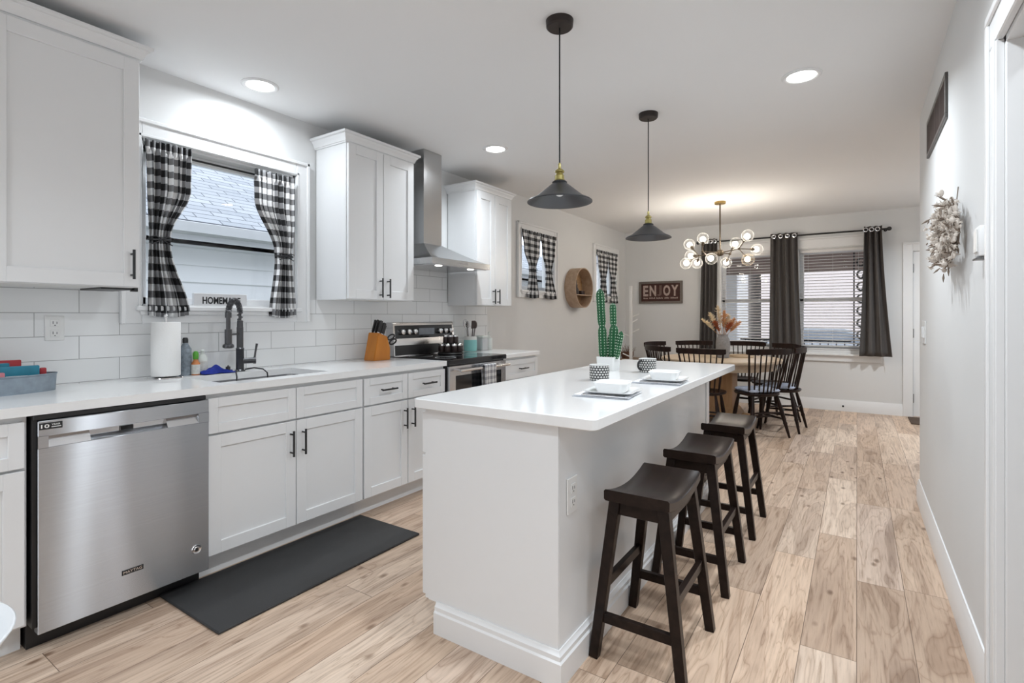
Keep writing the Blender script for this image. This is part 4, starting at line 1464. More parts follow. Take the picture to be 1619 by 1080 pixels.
# bottles beside the towel roll
t = thing('soap_bottle', 'tall grey patterned soap bottle with dark cap behind the towel roll', 'bottle', (.060, 1.392, .914))
B().lathe([(.001, 0), (.026, 0), (.030, .005), (.031, .10), (.030, .145), (.014, .172), (.012, .180), (.001, .180)], (.060, 1.392, .914), 20).build('body', 'soapclear', t)
B().lathe([(.014, 0), (.014, .02), (.010, .028), (.001, .028)], (.060, 1.392, 1.093), 16).build('cap', 'handle', t)
t = thing('soap_bottle', 'small orange bottle with green top right of the towel roll', 'bottle', (.090, 1.432, .914))
B().lathe([(.001, 0), (.019, 0), (.022, .004), (.022, .062), (.012, .080), (.010, .088), (.001, .088)], (.090, 1.432, .914), 18).build('body', 'orange', t)
B().lathe([(.0225, 0), (.0228, .002), (.0228, .05), (.0225, .052)], (.090, 1.432, .920), 18, cap0=False, cap1=False).build('paper_label', 'label', t)
B().lathe([(.012, 0), (.014, .004), (.015, .03), (.009, .044), (.001, .046)], (.090, 1.432, 1.0), 16).build('cap', 'green', t)
t = thing('soap_bottle', 'white plastic soap bottle right of the green-topped bottle', 'bottle', (.062, 1.482, .914))
B().lathe([(.001, 0), (.024, 0), (.028, .006), (.029, .06), (.025, .095), (.011, .112), (.010, .118), (.001, .118)], (.062, 1.482, .914), 20, sx=.75).build('body', 'soapwhite', t)
B().lathe([(.011, 0), (.011, .014), (.007, .018), (.001, .018)], (.062, 1.482, 1.032), 14).build('cap', 'soapwhite', t)
B().grid(lambda u, v: (.062 + .0225 * math.cos((u - .5) * 1.6), 1.482 + .0295 * math.sin((u - .5) * 1.6), .935 + .05 * v), 8, 4).build('paper_label', 'label', t)

# blue cloth
b = B()
rnd = random.Random(4)


def cloth_fn(u, v):
    a, c = (u - .5), (v - .5)
    z = .034 * math.exp(-(a * a * 7 + c * c * 14)) + .008 * math.sin(a * 13 + 1) * math.cos(c * 15)
    z = max(.003, z * (1 + .2 * math.sin(u * 5)))
    return (.105 + c * .095 + .01 * math.sin(u * 9), 1.535 + a * .175, .9155 + z)


o = B().grid(cloth_fn, 28, 20).build('dish_cloth', 'blue', None, solid=.004)
tag(o, 'crumpled bright blue cloth left of the faucet', 'cloth')

# faucet
FX, FY = .105, 1.672
t = thing('faucet', 'gunmetal spring-neck pull-down kitchen faucet behind the sink', 'faucet', (FX, FY, .914))
B().lathe([(.001, 0), (.028, 0), (.028, .006), (.024, .010), (.022, .012), (.022, .13), (.024, .133), (.018, .14), (.018, .26), (.0165, .262), (.0165, .275), (.015, .30), (.001, .302)], (FX, FY, .914), 24).build('body', 'faucet', t)
# arch leans towards the camera side (-y) and out over the sink
dirv = Vector((.60, -.80, 0)).normalized()
base = Vector((FX, FY, 1.20))
arch = []
for k in range(25):
    a = PI * k / 24
    rad = .071
    arch.append(base + dirv * (rad - rad * math.cos(a)) + Vector((0, 0, .062 + .068 * math.sin(a) - (.0 if k < 12 else (k - 12) / 12 * .012))))
pts = [base, base + Vector((0, 0, .03))] + arch
hs = B().tube(pts, .008, 10).build('spout_hose', 'faucet', t)
# spring coil
b = B()
coil = []
dense = []
for i in range(len(pts) - 1):
    for k in range(8):
        dense.append(pts[i].lerp(pts[i + 1], k / 8))
for i, p in enumerate(dense[:-1]):
    tdir = (dense[i + 1] - p).normalized()
    side = tdir.cross(Vector((dirv.y, -dirv.x, 0))).normalized()
    up = tdir.cross(side)
    a = i * .95
    coil.append(p + (side * math.cos(a) + up * math.sin(a)) * .0145)
b.tube(coil, .0028, 5)
b.build('spring', 'faucet', hs)
end = arch[-1]
B().tube([end + Vector((0, 0, .012)), end + Vector((0, 0, -.02))], .017, 14).tube([end, end + Vector((0, 0, -.10))], .0115, 12).tube([end + Vector((0, 0, -.085)), end + Vector((0, 0, -.175))], .0185, 16).lathe([(.018, 0), (.028, .004), (.030, .010), (.028, .020), (.019, .026)], end + Vector((0, 0, -.192)), 20).build('spray_head', 'faucet', t)
B().tube([Vector((FX, FY, 1.135)), Vector((end.x, end.y, 1.135))], .0055, 8).build('docking_arm', 'faucet', t)
hv = Vector((.45, .89, 0)).normalized()
p0 = Vector((FX, FY, .975))
hd = B().tube([p0, p0 + hv * .070], .017, 14).tube([p0 + hv * .070, p0 + hv * .085], .020, 14).build('valve', 'faucet', t)
B().tube([p0 + hv * .076, p0 + hv * .082 + Vector((0, 0, .05)), p0 + hv * .090 + Vector((0, 0, .10))], [.006, .0055, .007], 8).build('lever', 'faucet', hd)
# soap pump and loose hose by the faucet
t = thing('soap_pump', 'low dark sink soap pump on the counter left of the faucet', 'soap dispenser', (.070, 1.620, .914))
B().lathe([(.001, 0), (.020, 0), (.021, .006), (.013, .014), (.012, .03), (.001, .031)], (.070, 1.620, .914), 16).build('base', 'faucet', t)
B().tube([(.070, 1.620, .94), (.072, 1.62, .948), (.11, 1.60, .946)], .006, 8).build('nozzle', 'faucet', t)
o = B().tube([(.13, 1.69, .925), (.18, 1.715, .935), (.25, 1.73, .930), (.29, 1.73, .912), (.30, 1.73, .87)], .004, 8).build('sprayer_cord', 'black')
tag(o, 'thin black cord arching into the sink right of the faucet', 'cord')
o = B().tube([(.155, 1.625, .918), (.20, 1.60, .932), (.27, 1.56, .925), (.295, 1.55, .905), (.30, 1.545, .86)], .004, 8).build('sprayer_cord', 'black')
tag(o, 'thin black cord dropping into the sink below the faucet', 'cord')

# HOMEMADE sign on the window sill
t = thing('letter_sign', 'narrow white HOMEMADE block sign standing on the sink window sill', 'sign', (-.02, 1.62, 1.2935))
B().box(-.030, -.008, 1.468, 1.778, 1.2935, 1.372, .002).build('board', 'sign', t)
text_mesh('lettering', 'HOMEMADE', .042, .222, (-.0078, 1.515, 1.310), (0, 1, 0), (0, 0, 1), 'ink', t, .0008, .03)

# knife block (leans back, slots to the upper right)
kb = Vector((.175, 2.668, .914))
t = thing('knife_block', 'orange beech knife block on the counter left of the range', 'knife block', kb)
poly = [(-.085, 0), (.075, 0), (.075, .085), (.045, .175), (-.040, .205)]   # (y, z) side outline
b = B()
b.prism([(kb.y + p[0], kb.z + p[1]) for p in poly], 'x', kb.x - .055, kb.x + .055)
bmesh.ops.bevel(b.bm, geom=b.bm.edges[:], offset=.004, segments=2, affect='EDGES')
b.build('block', 'knifeblock', t)
b = B()
KN = 'black handled knives in the beech block'
nv = Vector((0, .34, .94)).normalized()
spots = [(-.035, -.020, .105), (-.035, .012, .10), (-.005, -.022, .105), (.0, .010, .098), (.028, -.020, .10), (.030, .012, .094), (.012, .035, .085), (-.02, .036, .085)]
names = ['tallest black knife handle at the left of the beech block', 'black knife handle second along the back row of the block', 'black knife handle in the front left slot of the block', 'black knife handle in the middle slot of the block', 'black knife handle at the front of the block nearest the camera', 'black knife handle at the right front of the block', 'short black knife handle in the right slot of the block', 'short black knife handle at the rear right of the block']
for (dx, dy, ln), lab in zip(spots, names):
    top = Vector((kb.x + dx, kb.y + dy, kb.z + .205 - (dy + .040) * (.030 / .085)))
    t = thing('kitchen_knife', lab, 'knife', top, group=KN)
    B().bar(top - nv * .06, top + nv * .012, .003, .020, up=(1, 0, 0)).build('blade', 'chrome', t)
    B().bar(top + nv * .010, top + nv * ln, .014, .022, .015, .026, up=(1, 0, 0), bev=.004).build('grip', 'black', t)
t = thing('kitchen_shears', 'black handled kitchen shears in the lower right slot of the block', 'scissors', (kb.x + .02, kb.y + .075, kb.z + .14))
sv = Vector((.25, .86, .45)).normalized()
c0 = Vector((kb.x + .02, kb.y + .064, kb.z + .125))
B().bar(c0 - sv * .04, c0 + sv * .02, .004, .018, up=(1, 0, 0)).build('blade', 'chrome', t)
for s in (-1, 1):
    cc = c0 + sv * .055 + Vector((0, -.45, .86)).normalized() * s * .020
    B().tube([cc + (sv * math.cos(a) * .030 + Vector((0, -.45, .86)).normalized() * math.sin(a) * .017) for a in [2 * PI * k / 16 for k in range(17)]], .006, 8, caps=False).build('grip', 'black', t)

# spice carousel on the cooktop
SX, SY = .265, 3.395
t = thing('spice_carousel', 'dark spice carousel with chrome capped jars on the range top', 'spice rack', (SX, SY, .9195))
B().lathe([(.001, 0), (.105, 0), (.11, .006), (.105, .014), (.03, .018), (.001, .018)], (SX, SY, .9195), 28).lathe([(.012, .016), (.012, .165), (.02, .17), (.001, .178)], (SX, SY, .9195), 14).lathe([(.03, .088), (.07, .088), (.072, .092), (.03, .094)], (SX, SY, .9195), 24).build('frame', 'black', t)
SG = 'spice jars on the carousel'
jl = thing('spice_jar', 'x', 'jar', (SX, SY, .94), group=SG)
B().lathe([(.001, 0), (.021, 0), (.023, .003), (.023, .048), (.020, .052), (.001, .052)], (0, 0, 0), 14).build('glass_body', 'utensil', jl, world=False)
B().lathe([(.0225, 0), (.0225, .014), (.020, .017), (.001, .017)], (0, 0, .0525), 14).build('cap', 'chrome', jl, world=False)
n0 = 0
for tier, (R_, n, z) in enumerate(((.082, 9, .9385), (.048, 6, 1.0145))):
    for k in range(n):
        a = 2 * PI * k / n + .2
        loc = (SX + R_ * math.cos(a), SY + R_ * math.sin(a), z)
        lab = 'chrome capped spice jar on the %s tier of the dark carousel' % ('lower' if tier == 0 else 'upper')
        if n0 == 0:
            jl.location = loc
            jl['label'] = lab
            jl['group'] = SG + ', lower tier'
        else:
            dup(jl, loc, a, lab, SG + (', lower tier' if tier == 0 else ', upper tier'))
        n0 += 1

# utensil crock
CX_, CY_ = .14, 3.825
t = thing('utensil_crock', 'teal and cream ceramic crock beyond the range', 'crock', (CX_, CY_, .914))
B().lathe([(.001, 0), (.055, 0), (.060, .005), (.062, .05), (.061, .105)], (CX_, CY_, .914), 28, cap1=False).lathe([(.052, .105), (.052, .01), (.001, .01)], (CX_, CY_, .914), 28, cap0=False).build('glaze_body', 'crockteal', t)
B().lathe([(.061, 0), (.062, .004), (.058, .030), (.056, .033), (.050, .033), (.052, 0)], (CX_, CY_, 1.019), 28, cap0=False, cap1=False).build('cream_rim', 'crockwhite', t)
UG = 'cooking utensils in the teal crock'


def utensil(lab, dx, dy, kind, lean):
    p0_ = Vector((CX_ + dx * .5, CY_ + dy * .5, .93))
    d = Vector((lean[0], lean[1], 1)).normalized()
    t = thing('cooking_utensil', lab, 'utensil', p0_, group=UG)
    top = p0_ + d * .20
    B().tube([p0_, top], [.005, .0045], 8).build('handle', 'utensil' if kind != 'whisk' else 'chrome', t)
    if kind == 'spoon':
        B().sphere(top + d * .032, .032, 14, 10, (.35, .72, 1.1)).build('bowl', 'utensil', t)
    elif kind == 'turner':
        B().bar(top - d * .004, top + d * .07, .006, .045, .004, .055, up=(1, 0, 0), bev=.002).build('blade', 'utensil', t)
    else:
        b = B()
        for k in range(4):
            a = PI * k / 4
            w = Vector((math.cos(a), math.sin(a), 0))
            b.tube([top + d * (.075 * math.sin(s * PI) if False else .085 * (1 - math.cos(s * PI * 2)) / 2) + w * .028 * math.sin(s * 2 * PI) for s in [i / 16 for i in range(17)]], .0016, 5)
        b.build('wires', 'chrome', t)


utensil('dark wooden spoon standing at the right of the teal crock', .0, .045, 'spoon', (.06, .16))
utensil('dark turner standing in the middle of the teal crock', .02, -.005, 'turner', (.12, -.02))
utensil('wire whisk leaning left in the teal crock', -.01, -.040, 'whisk', (.0, -.18))
utensil('dark serving spoon behind the others in the teal crock', -.04, .0, 'spoon', (-.05, -.02))
# canisters
t = thing('canister', 'frosted grey square canister right of the teal crock', 'canister', (.15, 3.985, .914))
B().box(.105, .195, 3.94, 4.03, .914, 1.035, .010, 3).build('body', 'greyplastic', t)
B().box(.102, .198, 3.937, 4.033, 1.0355, 1.056, .006, 2).build('lid', 'soapwhite', t)
t = thing('soap_bottle', 'white pump bottle at the far end of the short counter', 'bottle', (.15, 4.10, .914))
B().lathe([(.001, 0), (.032, 0), (.036, .005), (.036, .11), (.014, .135), (.012, .142), (.001, .142)], (.15, 4.10, .914), 20).build('body', 'soapwhite', t)
B().tube([(.15, 4.10, 1.055), (.15, 4.10, 1.085), (.175, 4.085, 1.087)], .005, 8).build('pump', 'soapwhite', t)

# ------------------------------------------------------------------ island setting
def place_setting(cx_, cy_, which, rz):
    side = {'near': 'nearer', 'far': 'farther'}[which]
    t = thing('napkin', 'grey and white folded napkin under the %s square bowl on the island' % side, 'napkin', (cx_, cy_, .9145), rz, 'napkins on the island')

    def fold(z, s, ox, oy, r):
        b_ = B()
        b_.box(-.115 * s, .115 * s, -.105 * s, .105 * s, z, z + .003, .001)
        return b_.xf(Matrix.Translation((ox, oy, 0)) @ Matrix.Rotation(r, 4, 'Z'))
    fold(0, 1.0, -.015, -.02, .03).build('lower_fold', 'greyedge', t, world=False)
    fold(.0032, .98, -.010, -.012, -.04).build('upper_fold', 'napkin', t, world=False)
    zp = .9145 + .0065
    t = thing('plate', 'square white plate under the %s bowl on the island' % side, 'plate', (cx_ + .005, cy_ + .005, zp), rz, 'square plates on the island')
    b_ = B()
    rg = [b_.ring(rrect(-s, s, -s, s, .03, z)) for s, z in ((.070, 0), (.075, .002), (.102, .012), (.1025, .0145), (.098, .0145), (.072, .005), (.001 + .03, .005))]
    b_.skin(rg).build('dish', 'ceramic', t, world=False)
    t = thing('bowl', 'square white bowl on the %s plate of the island' % side, 'bowl', (cx_ + .005, cy_ + .005, zp + .0055), rz, 'square bowls on the island')
    b_ = B()
    rg = [b_.ring(rrect(-s, s, -s, s, r_, z)) for s, r_, z in ((.052, .022, 0), (.057, .024, .002), (.063, .026, .020), (.069, .027, .038), (.072, .028, .040), (.069, .027, .0415), (.065, .026, .040), (.056, .024, .018), (.044, .022, .006))]
    b_.skin(rg).build('dish', 'ceramic', t, world=False)
    # fork and knife resting on the napkin, left of the plate
    ca, sa = math.cos(rz), math.sin(rz)

    def loc(x, y):
        return Vector((cx_ + x * ca - y * sa, cy_ + x * sa + y * ca, .9225))
    for nm, off in (('fork', -.1015), ('knife', -.1180)):
        a = loc(-.09, off)
        t = thing('dinner_' + nm, 'steel %s lying beside the %s bowl on the island' % (nm, side), nm, a, rz, nm + 's on the island')
        B().box(0, .10, -.004, .004, .0, .0025, .001).build('grip', 'chrome', t, world=False)
        if nm == 'fork':
            b_ = B().box(.10, .135, -.010, .010, .0, .0025, .001)
            for k in (-1.5, -.5, .5, 1.5):
                b_.box(.134, .175, k * .0055 - .0015, k * .0055 + .0015, 0, .002)
            b_.build('tines', 'chrome', t, world=False)
        else:
            B().prism([(.10, -.004), (.19, -.006), (.195, .002), (.18, .006), (.10, .004)], 'z', 0, .002).build('blade', 'chrome', t, world=False)


place_setting(2.292, 2.03, 'near', .12)
place_setting(2.345, 2.56, 'far', .10)


def mug(lab, x, y, hdir):
    t = thing('mug', lab, 'mug', (x, y, .914), group='black and white dotted mugs')
    R_, H_ = .049, .078
    b_ = B()
    b_.grid(lambda u, v: (R_ * math.cos(2 * PI * u), R_ * math.sin(2 * PI * u), .002 + (H_ - .002) * v), 32, 4, (20.0, 6.0))
    b_.build('dotted_wall', 'dots', t, world=False)
    B().lathe([(.001, .0), (.048, .0), (.0498, .002)], (0, 0, 0), 32, cap1=False).lathe([(.0502, H_), (.049, H_ + .002), (.046, H_), (.046, .006), (.001, .006)], (0, 0, 0), 32, cap0=False).build('inside', 'potwhite', t, world=False)
    d = Vector((math.cos(hdir), math.sin(hdir), 0))
    B().tube([d * (.049 + .028 * math.sin(a)) + Vector((0, 0, .044 + .026 * math.cos(a))) for a in [PI * k / 12 for k in range(13)]], .0058, 8).build('handle', 'ink', t, world=False)


mug('black mug with white dots behind the nearer bowl on the island', 2.055, 2.44, 1.35)
mug('black mug with white dots behind the farther bowl on the island', 2.130, 2.95, -2.0)

# cactus
PXc, PYc = 1.893, 2.935
t = thing('cactus_planter', 'green ribbed faux cactus in a square white pot on the island', 'cactus', (PXc, PYc, .914))
b = B()
rg = [b.ring(rrect(PXc - s, PXc + s, PYc - s, PYc + s, .010, z)) for s, z in ((.050, .914), (.052, .917), (.056, .994), (.056, .996), (.050, .996), (.048, .985))]
b.skin(rg).build('pot', 'potwhite', t)
sp = B()


def column(p0_, p1_, r, name='stem'):
    p0_, p1_ = Vector(p0_), Vector(p1_)
    ax = (p1_ - p0_)
    L_ = ax.length
    ax.normalize()
    u = Vector((1, 0, 0))
    u = (u - ax * u.dot(ax)).normalized()
    v = ax.cross(u)
    b_ = B()
    ribs, seg = 8, 48
    rings_ = []
    n = 16
    for i in range(n + 1):
        s = i / n
        prof = math.sin(min(1, (s + .12) / .30) * PI / 2) if s < .2 else 1.0
        if s > .8:
            q = (s - .8) / .2
            prof = math.sqrt(max(0.02, 1 - q * q))
        ring = []
        for k in range(seg):
            a = 2 * PI * k / seg
            rr_ = r * prof * (.86 + .14 * math.cos(a * ribs))
            ring.append(p0_ + ax * (L_ * s) + (u * math.cos(a) + v * math.sin(a)) * rr_)
        rings_.append(b_.ring(ring))
    b_.skin(rings_)
    # spine tufts along each rib
    m = max(4, int(L_ / .016))
    for k in range(ribs):
        a = 2 * PI * k / ribs
        for j in range(m):
            s = (j + .6) / m
            if s > .95:
                continue
            pr = 1.0 if s < .8 else math.sqrt(max(.02, 1 - ((s - .8) / .2) ** 2))
            pr = math.sin(min(1, (s + .12) / .30) * PI / 2) if s < .2 else pr
            c_ = p0_ + ax * (L_ * s) + (u * math.cos(a) + v * math.sin(a)) * r * pr * 1.02
            sp.sphere(c_, .0030, 5, 4)
    return b_.build(name, 'cactus', t)


column((PXc - .028, PYc - .01, .985), (PXc - .036, PYc - .01, 1.185), .027)
column((PXc - .036, PYc - .01, 1.172), (PXc - .052, PYc - .008, 1.405), .026, 'stem')
column((PXc + .026, PYc + .006, .985), (PXc + .034, PYc + .006, 1.190), .029)
column((PXc + .030, PYc + .006, 1.178), (PXc + .026, PYc + .006, 1.318), .021)
column((PXc + .056, PYc - .012, .985), (PXc + .088, PYc - .010, 1.150), .017)
column((PXc - .002, PYc + .030, .985), (PXc + .000, PYc + .034, 1.13), .020)
sp.build('spines', 'spine', t)
b = B()
b.box(PXc - .0485, PXc + .0485, PYc - .0485, PYc + .0485, .980, .990)
b.build('gravel_top', 'label', t, smooth=False)


# ------------------------------------------------------------------ ceiling lights
def recessed(label, x, y, z=ZC, power=LAMP_W, col=(.87, .94, 1.0), spread=150):
    t = thing('recessed_light', label, 'ceiling light', (x, y, z), group='recessed ceiling lights')
    B().lathe([(.072, -.004), (.080, -.009), (.092, -.009), (.100, -.003), (.100, 0)], (x, y, z), 36, cap0=False, cap1=False).build('trim_ring', 'trim', t)
    B().lathe([(.001, -.0045), (.074, -.0045), (.074, -.003)], (x, y, z), 36, cap1=False).build('lens', 'lens', t)
    area_lamp('recessed_lamp', (0, 0, -.012), (0, 0, 0), .14, power, col, t, spread=spread)


recessed('round recessed ceiling light in front of the sink window', .285, 1.69, power=LAMP_W * .42, spread=170)
recessed('round recessed ceiling light near the range hood', .755, 3.36, power=LAMP_W * .7)
recessed('round recessed ceiling light near the right wall, before the dining area', 2.888, 3.275, power=LAMP_W * 1.0, spread=140)
recessed('added recessed fill light out of view above the camera, right side', 2.89, -.03, power=LAMP_W * 1.05, spread=150)  # fill lamp added out of view to brighten the left cabinets and tiles
recessed('added recessed fill light out of view behind the camera, left side', 1.1, -.9, power=LAMP_W * .8)  # unseen lamp, added as extra fill for the window-wall cabinets
recessed('added weak recessed fill light, unseen at the back of the kitchen', 1.9, -1.7, power=LAMP_W * .3)  # dim extra lamp added out of view to lift the kitchen ambient
recessed('added recessed fill light in the unseen side hall', 4.15, 1.2, power=LAMP_W * .4)  # put in only to light the hall; the lamp is never seen
recessed('added recessed fill light hidden beyond the end of the right wall', 4.1, 6.6, ZD, power=LAMP_W * 1.7)  # hidden lamp added to brighten the dining area
recessed('round recessed ceiling light over the aisle, just above the picture', 2.89, 1.62, power=LAMP_W * .95, spread=150)


def pendant(label, x, y, zs, lab2=None):
    t = thing('pendant_light', label, 'pendant light', (x, y, ZC), group='black cone pendants over the island')
    B().lathe([(.001, -.034), (.054, -.034), (.060, -.028), (.062, 0)], (x, y, ZC), 32).build('canopy', 'canopy', t)
    B().tube([(x, y, ZC - .03), (x, y, zs + .150)], .0035, 8).build('cord', 'handle', t)
    B().lathe([(.004, .175), (.007, .168), (.007, .150), (.013, .146), (.020, .140), (.022, .134), (.015, .128), (.017, .122), (.021, .118), (.021, .100), (.024, .098), (.020, .090)], (x, y, zs), 20).build('socket', 'brass', t)
    sh = [(.020, .092), (.030, .092), (.034, .088), (.032, .083), (.036, .080), (.108, .022), (.138, .008), (.146, .002), (.146, -.002)]
    sh_in = [(.143, -.002), (.134, .004), (.105, .018), (.034, .075), (.020, .080)]
    s = B().lathe(sh, (x, y, zs), 48, cap0=False, cap1=False).build('shade', 'pend', t, angle=25)
    B().lathe([(.146, -.002), (.143, -.002)] + sh_in[1:], (x, y, zs), 48, cap0=False, cap1=False).build('shade_lining', 'pendin', s, norm=True)
    B().sphere((x, y, zs + .055), .026, 14, 10, (1, 1, 1.2)).build('light_bulb', 'ceramic', t)


pendant('black cone pendant light nearest the camera, over the island', 2.030, 2.065, 1.752)
pendant('black cone pendant light farther along the island, toward the dining table', 2.003, 3.335, 1.752)

# ------------------------------------------------------------------ chandelier
HX, HY, HZ = 1.80, 6.45, 1.985
t = thing('chandelier', 'bronze chandelier with glass globe bulbs over the round dining table', 'chandelier', (HX, HY, ZD))
B().lathe([(.001, -.028), (.058, -.028), (.062, -.022), (.062, 0)], (HX, HY, ZD), 28).build('canopy', 'gold', t)
B().tube([(HX, HY, ZD - .02), (HX, HY, HZ)], .0085, 10).build('down_rod', 'bronze', t)
B().sphere((HX, HY, HZ), .045, 16, 10, (1, 1, .9)).build('hub', 'bronze', t)
# (x, z) as seen, and how far towards (-) or beyond (+) the hub plane each globe sits
gl = [(1.445, 2.112, .10, 0), (1.606, 2.171, -.20, 0), (1.456, 1.971, .05, 0), (1.404, 1.883, -.18, 0), (1.537, 1.879, .18, 0), (1.702, 1.922, -.38, 0), (1.867, 1.864, .30, 1), (1.972, 2.086, .05, 0), (2.099, 2.162, -.20, 0), (2.197, 1.997, .15, 0), (2.103, 1.886, -.25, 1)]
camp = Vector((3.1437, 0, 1.2382))
joints = [Vector((1.56, 6.45, 1.965)), Vector((1.66, 6.20, 1.985)), Vector((1.90, 6.50, 1.972)), Vector((2.02, 6.38, 2.01))]
b = B()
for j in joints:
    b.tube([(HX, HY, HZ), j], .006, 8).sphere(j, .016, 10, 8)
b.build('arm', 'bronze', t)
jmap = [0, 1, 0, 0, 0, 1, 2, 2, 3, 3, 3]
for (gx, gz, dy, warm), jn in zip(gl, jmap):
    p = Vector((gx, HY, gz))
    d = p - camp
    g = camp + d * ((HY + dy) / HY)
    g.x, g.z = g.x, g.z
    j = joints[jn]
    v = (g - j).normalized()
    rgl = .066
    ar = B().tube([j, g - v * (rgl + .015)], .0055, 8).tube([g - v * (rgl + .022), g - v * (rgl - .022)], .017, 12).build('arm', 'bronze', t)
    gb = B().sphere(g, rgl, 22, 14).build('globe', 'globe', t)
    B().sphere(g - v * .012, .032, 16, 10).build('bulb', 'bulbwarm' if warm and dy < 0 else 'bulb', gb)
    pl = bpy.data.lights.new('globe_lamp', 'POINT')
    pl.energy = CHAND_W
    pl.color = (1, .90, .78)
    pl.shadow_soft_size = .034
    po = bpy.data.objects.new('globe_lamp', pl)
    C.objects.link(po)
    po.parent = t
    po.location = g - v * .012 - Vector(t.location)
    pl.use_shadow = True

# ------------------------------------------------------------------ dining table
TCX, TCY, TR = 1.79, 6.50, .67
t = thing('dining_table', 'round pale wood pedestal dining table ringed by dark chairs', 'table', (TCX, TCY, 0))
B().lathe([(.001, .712), (TR - .012, .712), (TR, .722), (TR, .742), (TR - .006, .750), (.001, .750)], (TCX, TCY, 0), 64).build('tabletop', 'tablewood', t)
B().lathe([(TR - .10, .632), (TR - .075, .632), (TR - .075, .7125), (TR - .10, .7125), (TR - .10, .632)], (TCX, TCY, 0), 64, cap0=False, cap1=False).build('apron', 'tablewood', t)
b = B()
rg = [b.ring(rrect(TCX - s, TCX + s, TCY - s, TCY + s, .02, z)) for s, z in ((.23, .10), (.20, .16), (.165, .20), (.165, .64), (.20, .70), (.20, .711))]
b.skin(rg).build('pedestal', 'pedestal', t)
b = B()
for k in range(4):
    a = PI / 4 + k * PI / 2
    d = Vector((math.cos(a), math.sin(a), 0))
    c_ = Vector((TCX, TCY, 0))
    b.bar(c_ + d * .12 + Vector((0, 0, .09)), c_ + d * .40 + Vector((0, 0, .045)), .09, .08, .05, .08, up=(0, 0, 1), bev=.006)
    b.box(c_.x + d.x * .38 - .03, c_.x + d.x * .38 + .03, c_.y + d.y * .38 - .03, c_.y + d.y * .38 + .03, 0, .04, .005)
b.build('foot', 'pedestal', t)


# ------------------------------------------------------------------ windsor chairs
def make_chair():
    t = thing('dining_chair', 'x', 'chair', (0, 0, 0), group='dark spindle-back chairs around the dining table')
    # seat: shield outline, slightly dished; front is +y
    b = B()
    n = 36

    def outline(s, z, ox=1.0):
        pts = []
        for k in range(n):
            a = 2 * PI * k / n
            x = .210 * math.copysign(abs(math.cos(a)) ** .75, math.cos(a)) * s
            y = .205 * math.copysign(abs(math.sin(a)) ** .8, math.sin(a)) * s
            x *= 1 - .10 * (-y / .2 if y < 0 else 0)
            pts.append((x, y, z))
        return pts
    rg = [b.ring(outline(s, z)) for s, z in ((.82, .415), (.97, .425), (1.0, .437), (.985, .448), (.93, .451), (.70, .441), (.30, .436), (.02, .436))]
    b.skin(rg)
    b.build('seat', 'chairwood', t, world=False)
    legs = {}
    for sx in (-1, 1):
        for sy in (-1, 1):
            top = Vector((sx * .135, sy * .120 - .01, .425))
            bot = Vector((sx * (.175 if sy > 0 else .210), sy * .195 - (.03 if sy < 0 else 0), 0))
            legs[(sx, sy)] = (top, bot)
            prof = [(0, .013), (.12, .015), (.30, .020), (.5, .021), (.62, .017), (.66, .021), (.70, .017), (1.0, .011)]
            B().tube([top.lerp(bot, s) for s, r_ in prof], [r_ for s, r_ in prof], 10).build('leg', 'chairwood', t, world=False)

    def at(s, z):
        a, c = legs[s]
        return a.lerp(c, (a.z - z) / (a.z - c.z))
    for sx in (-1, 1):
        p, q = at((sx, -1), .185), at((sx, 1), .185)
        B().tube([p, p.lerp(q, .5), q], [.008, .014, .008], 8).build('stretcher', 'chairwood', t, world=False)
    p = at((-1, -1), .185).lerp(at((-1, 1), .185), .5)
    q = at((1, -1), .185).lerp(at((1, 1), .185), .5)
    B().tube([p, p.lerp(q, .5), q], [.008, .014, .008], 8).build('stretcher', 'chairwood', t, world=False)
    p, q = at((-1, -1), .25), at((1, -1), .25)
    B().tube([p, p.lerp(q, .5), q], [.008, .012, .008], 8).build('stretcher', 'chairwood', t, world=False)

    # curved crest rail and seven spindles
    def crest(u):
        x = (u - .5) * .50
        return Vector((x, -.245 + .055 * (2 * (u - .5)) ** 2, 0))
    b = B()
    rings = []
    for k in range(17):
        u = k / 16
        c_ = crest(u)
        hgt = .060 if 0 < k < 16 else .050
        zt_ = .905 + .004 * math.cos((u - .5) * PI)
        rings.append(b.ring([(c_.x, c_.y - .009, zt_ - hgt), (c_.x, c_.y + .009, zt_ - hgt), (c_.x, c_.y + .008, zt_ - .003), (c_.x, c_.y + .004, zt_), (c_.x, c_.y - .006, zt_), (c_.x, c_.y - .011, zt_ - .004)]))
    b.skin(rings)
    b.build('crest_rail', 'chairwood', t, world=False, angle=50)
    for k in range(9):
        u = .05 + .90 * k / 8
        c_ = crest(u)
        a = PI * (1.0 + k / 8)
        bt = Vector(((u - .5) * .36, -.165 + .07 * (2 * (u - .5)) ** 2, .440))
        r_ = .0105 if k in (0, 8) else .0072
        B().tube([bt, bt.lerp(Vector((c_.x, c_.y, .865)), .35), Vector((c_.x, c_.y, .865))], [r_, r_ * 1.15, r_ * .85], 8).build('spindle', 'chairwood', t, world=False)
    return t


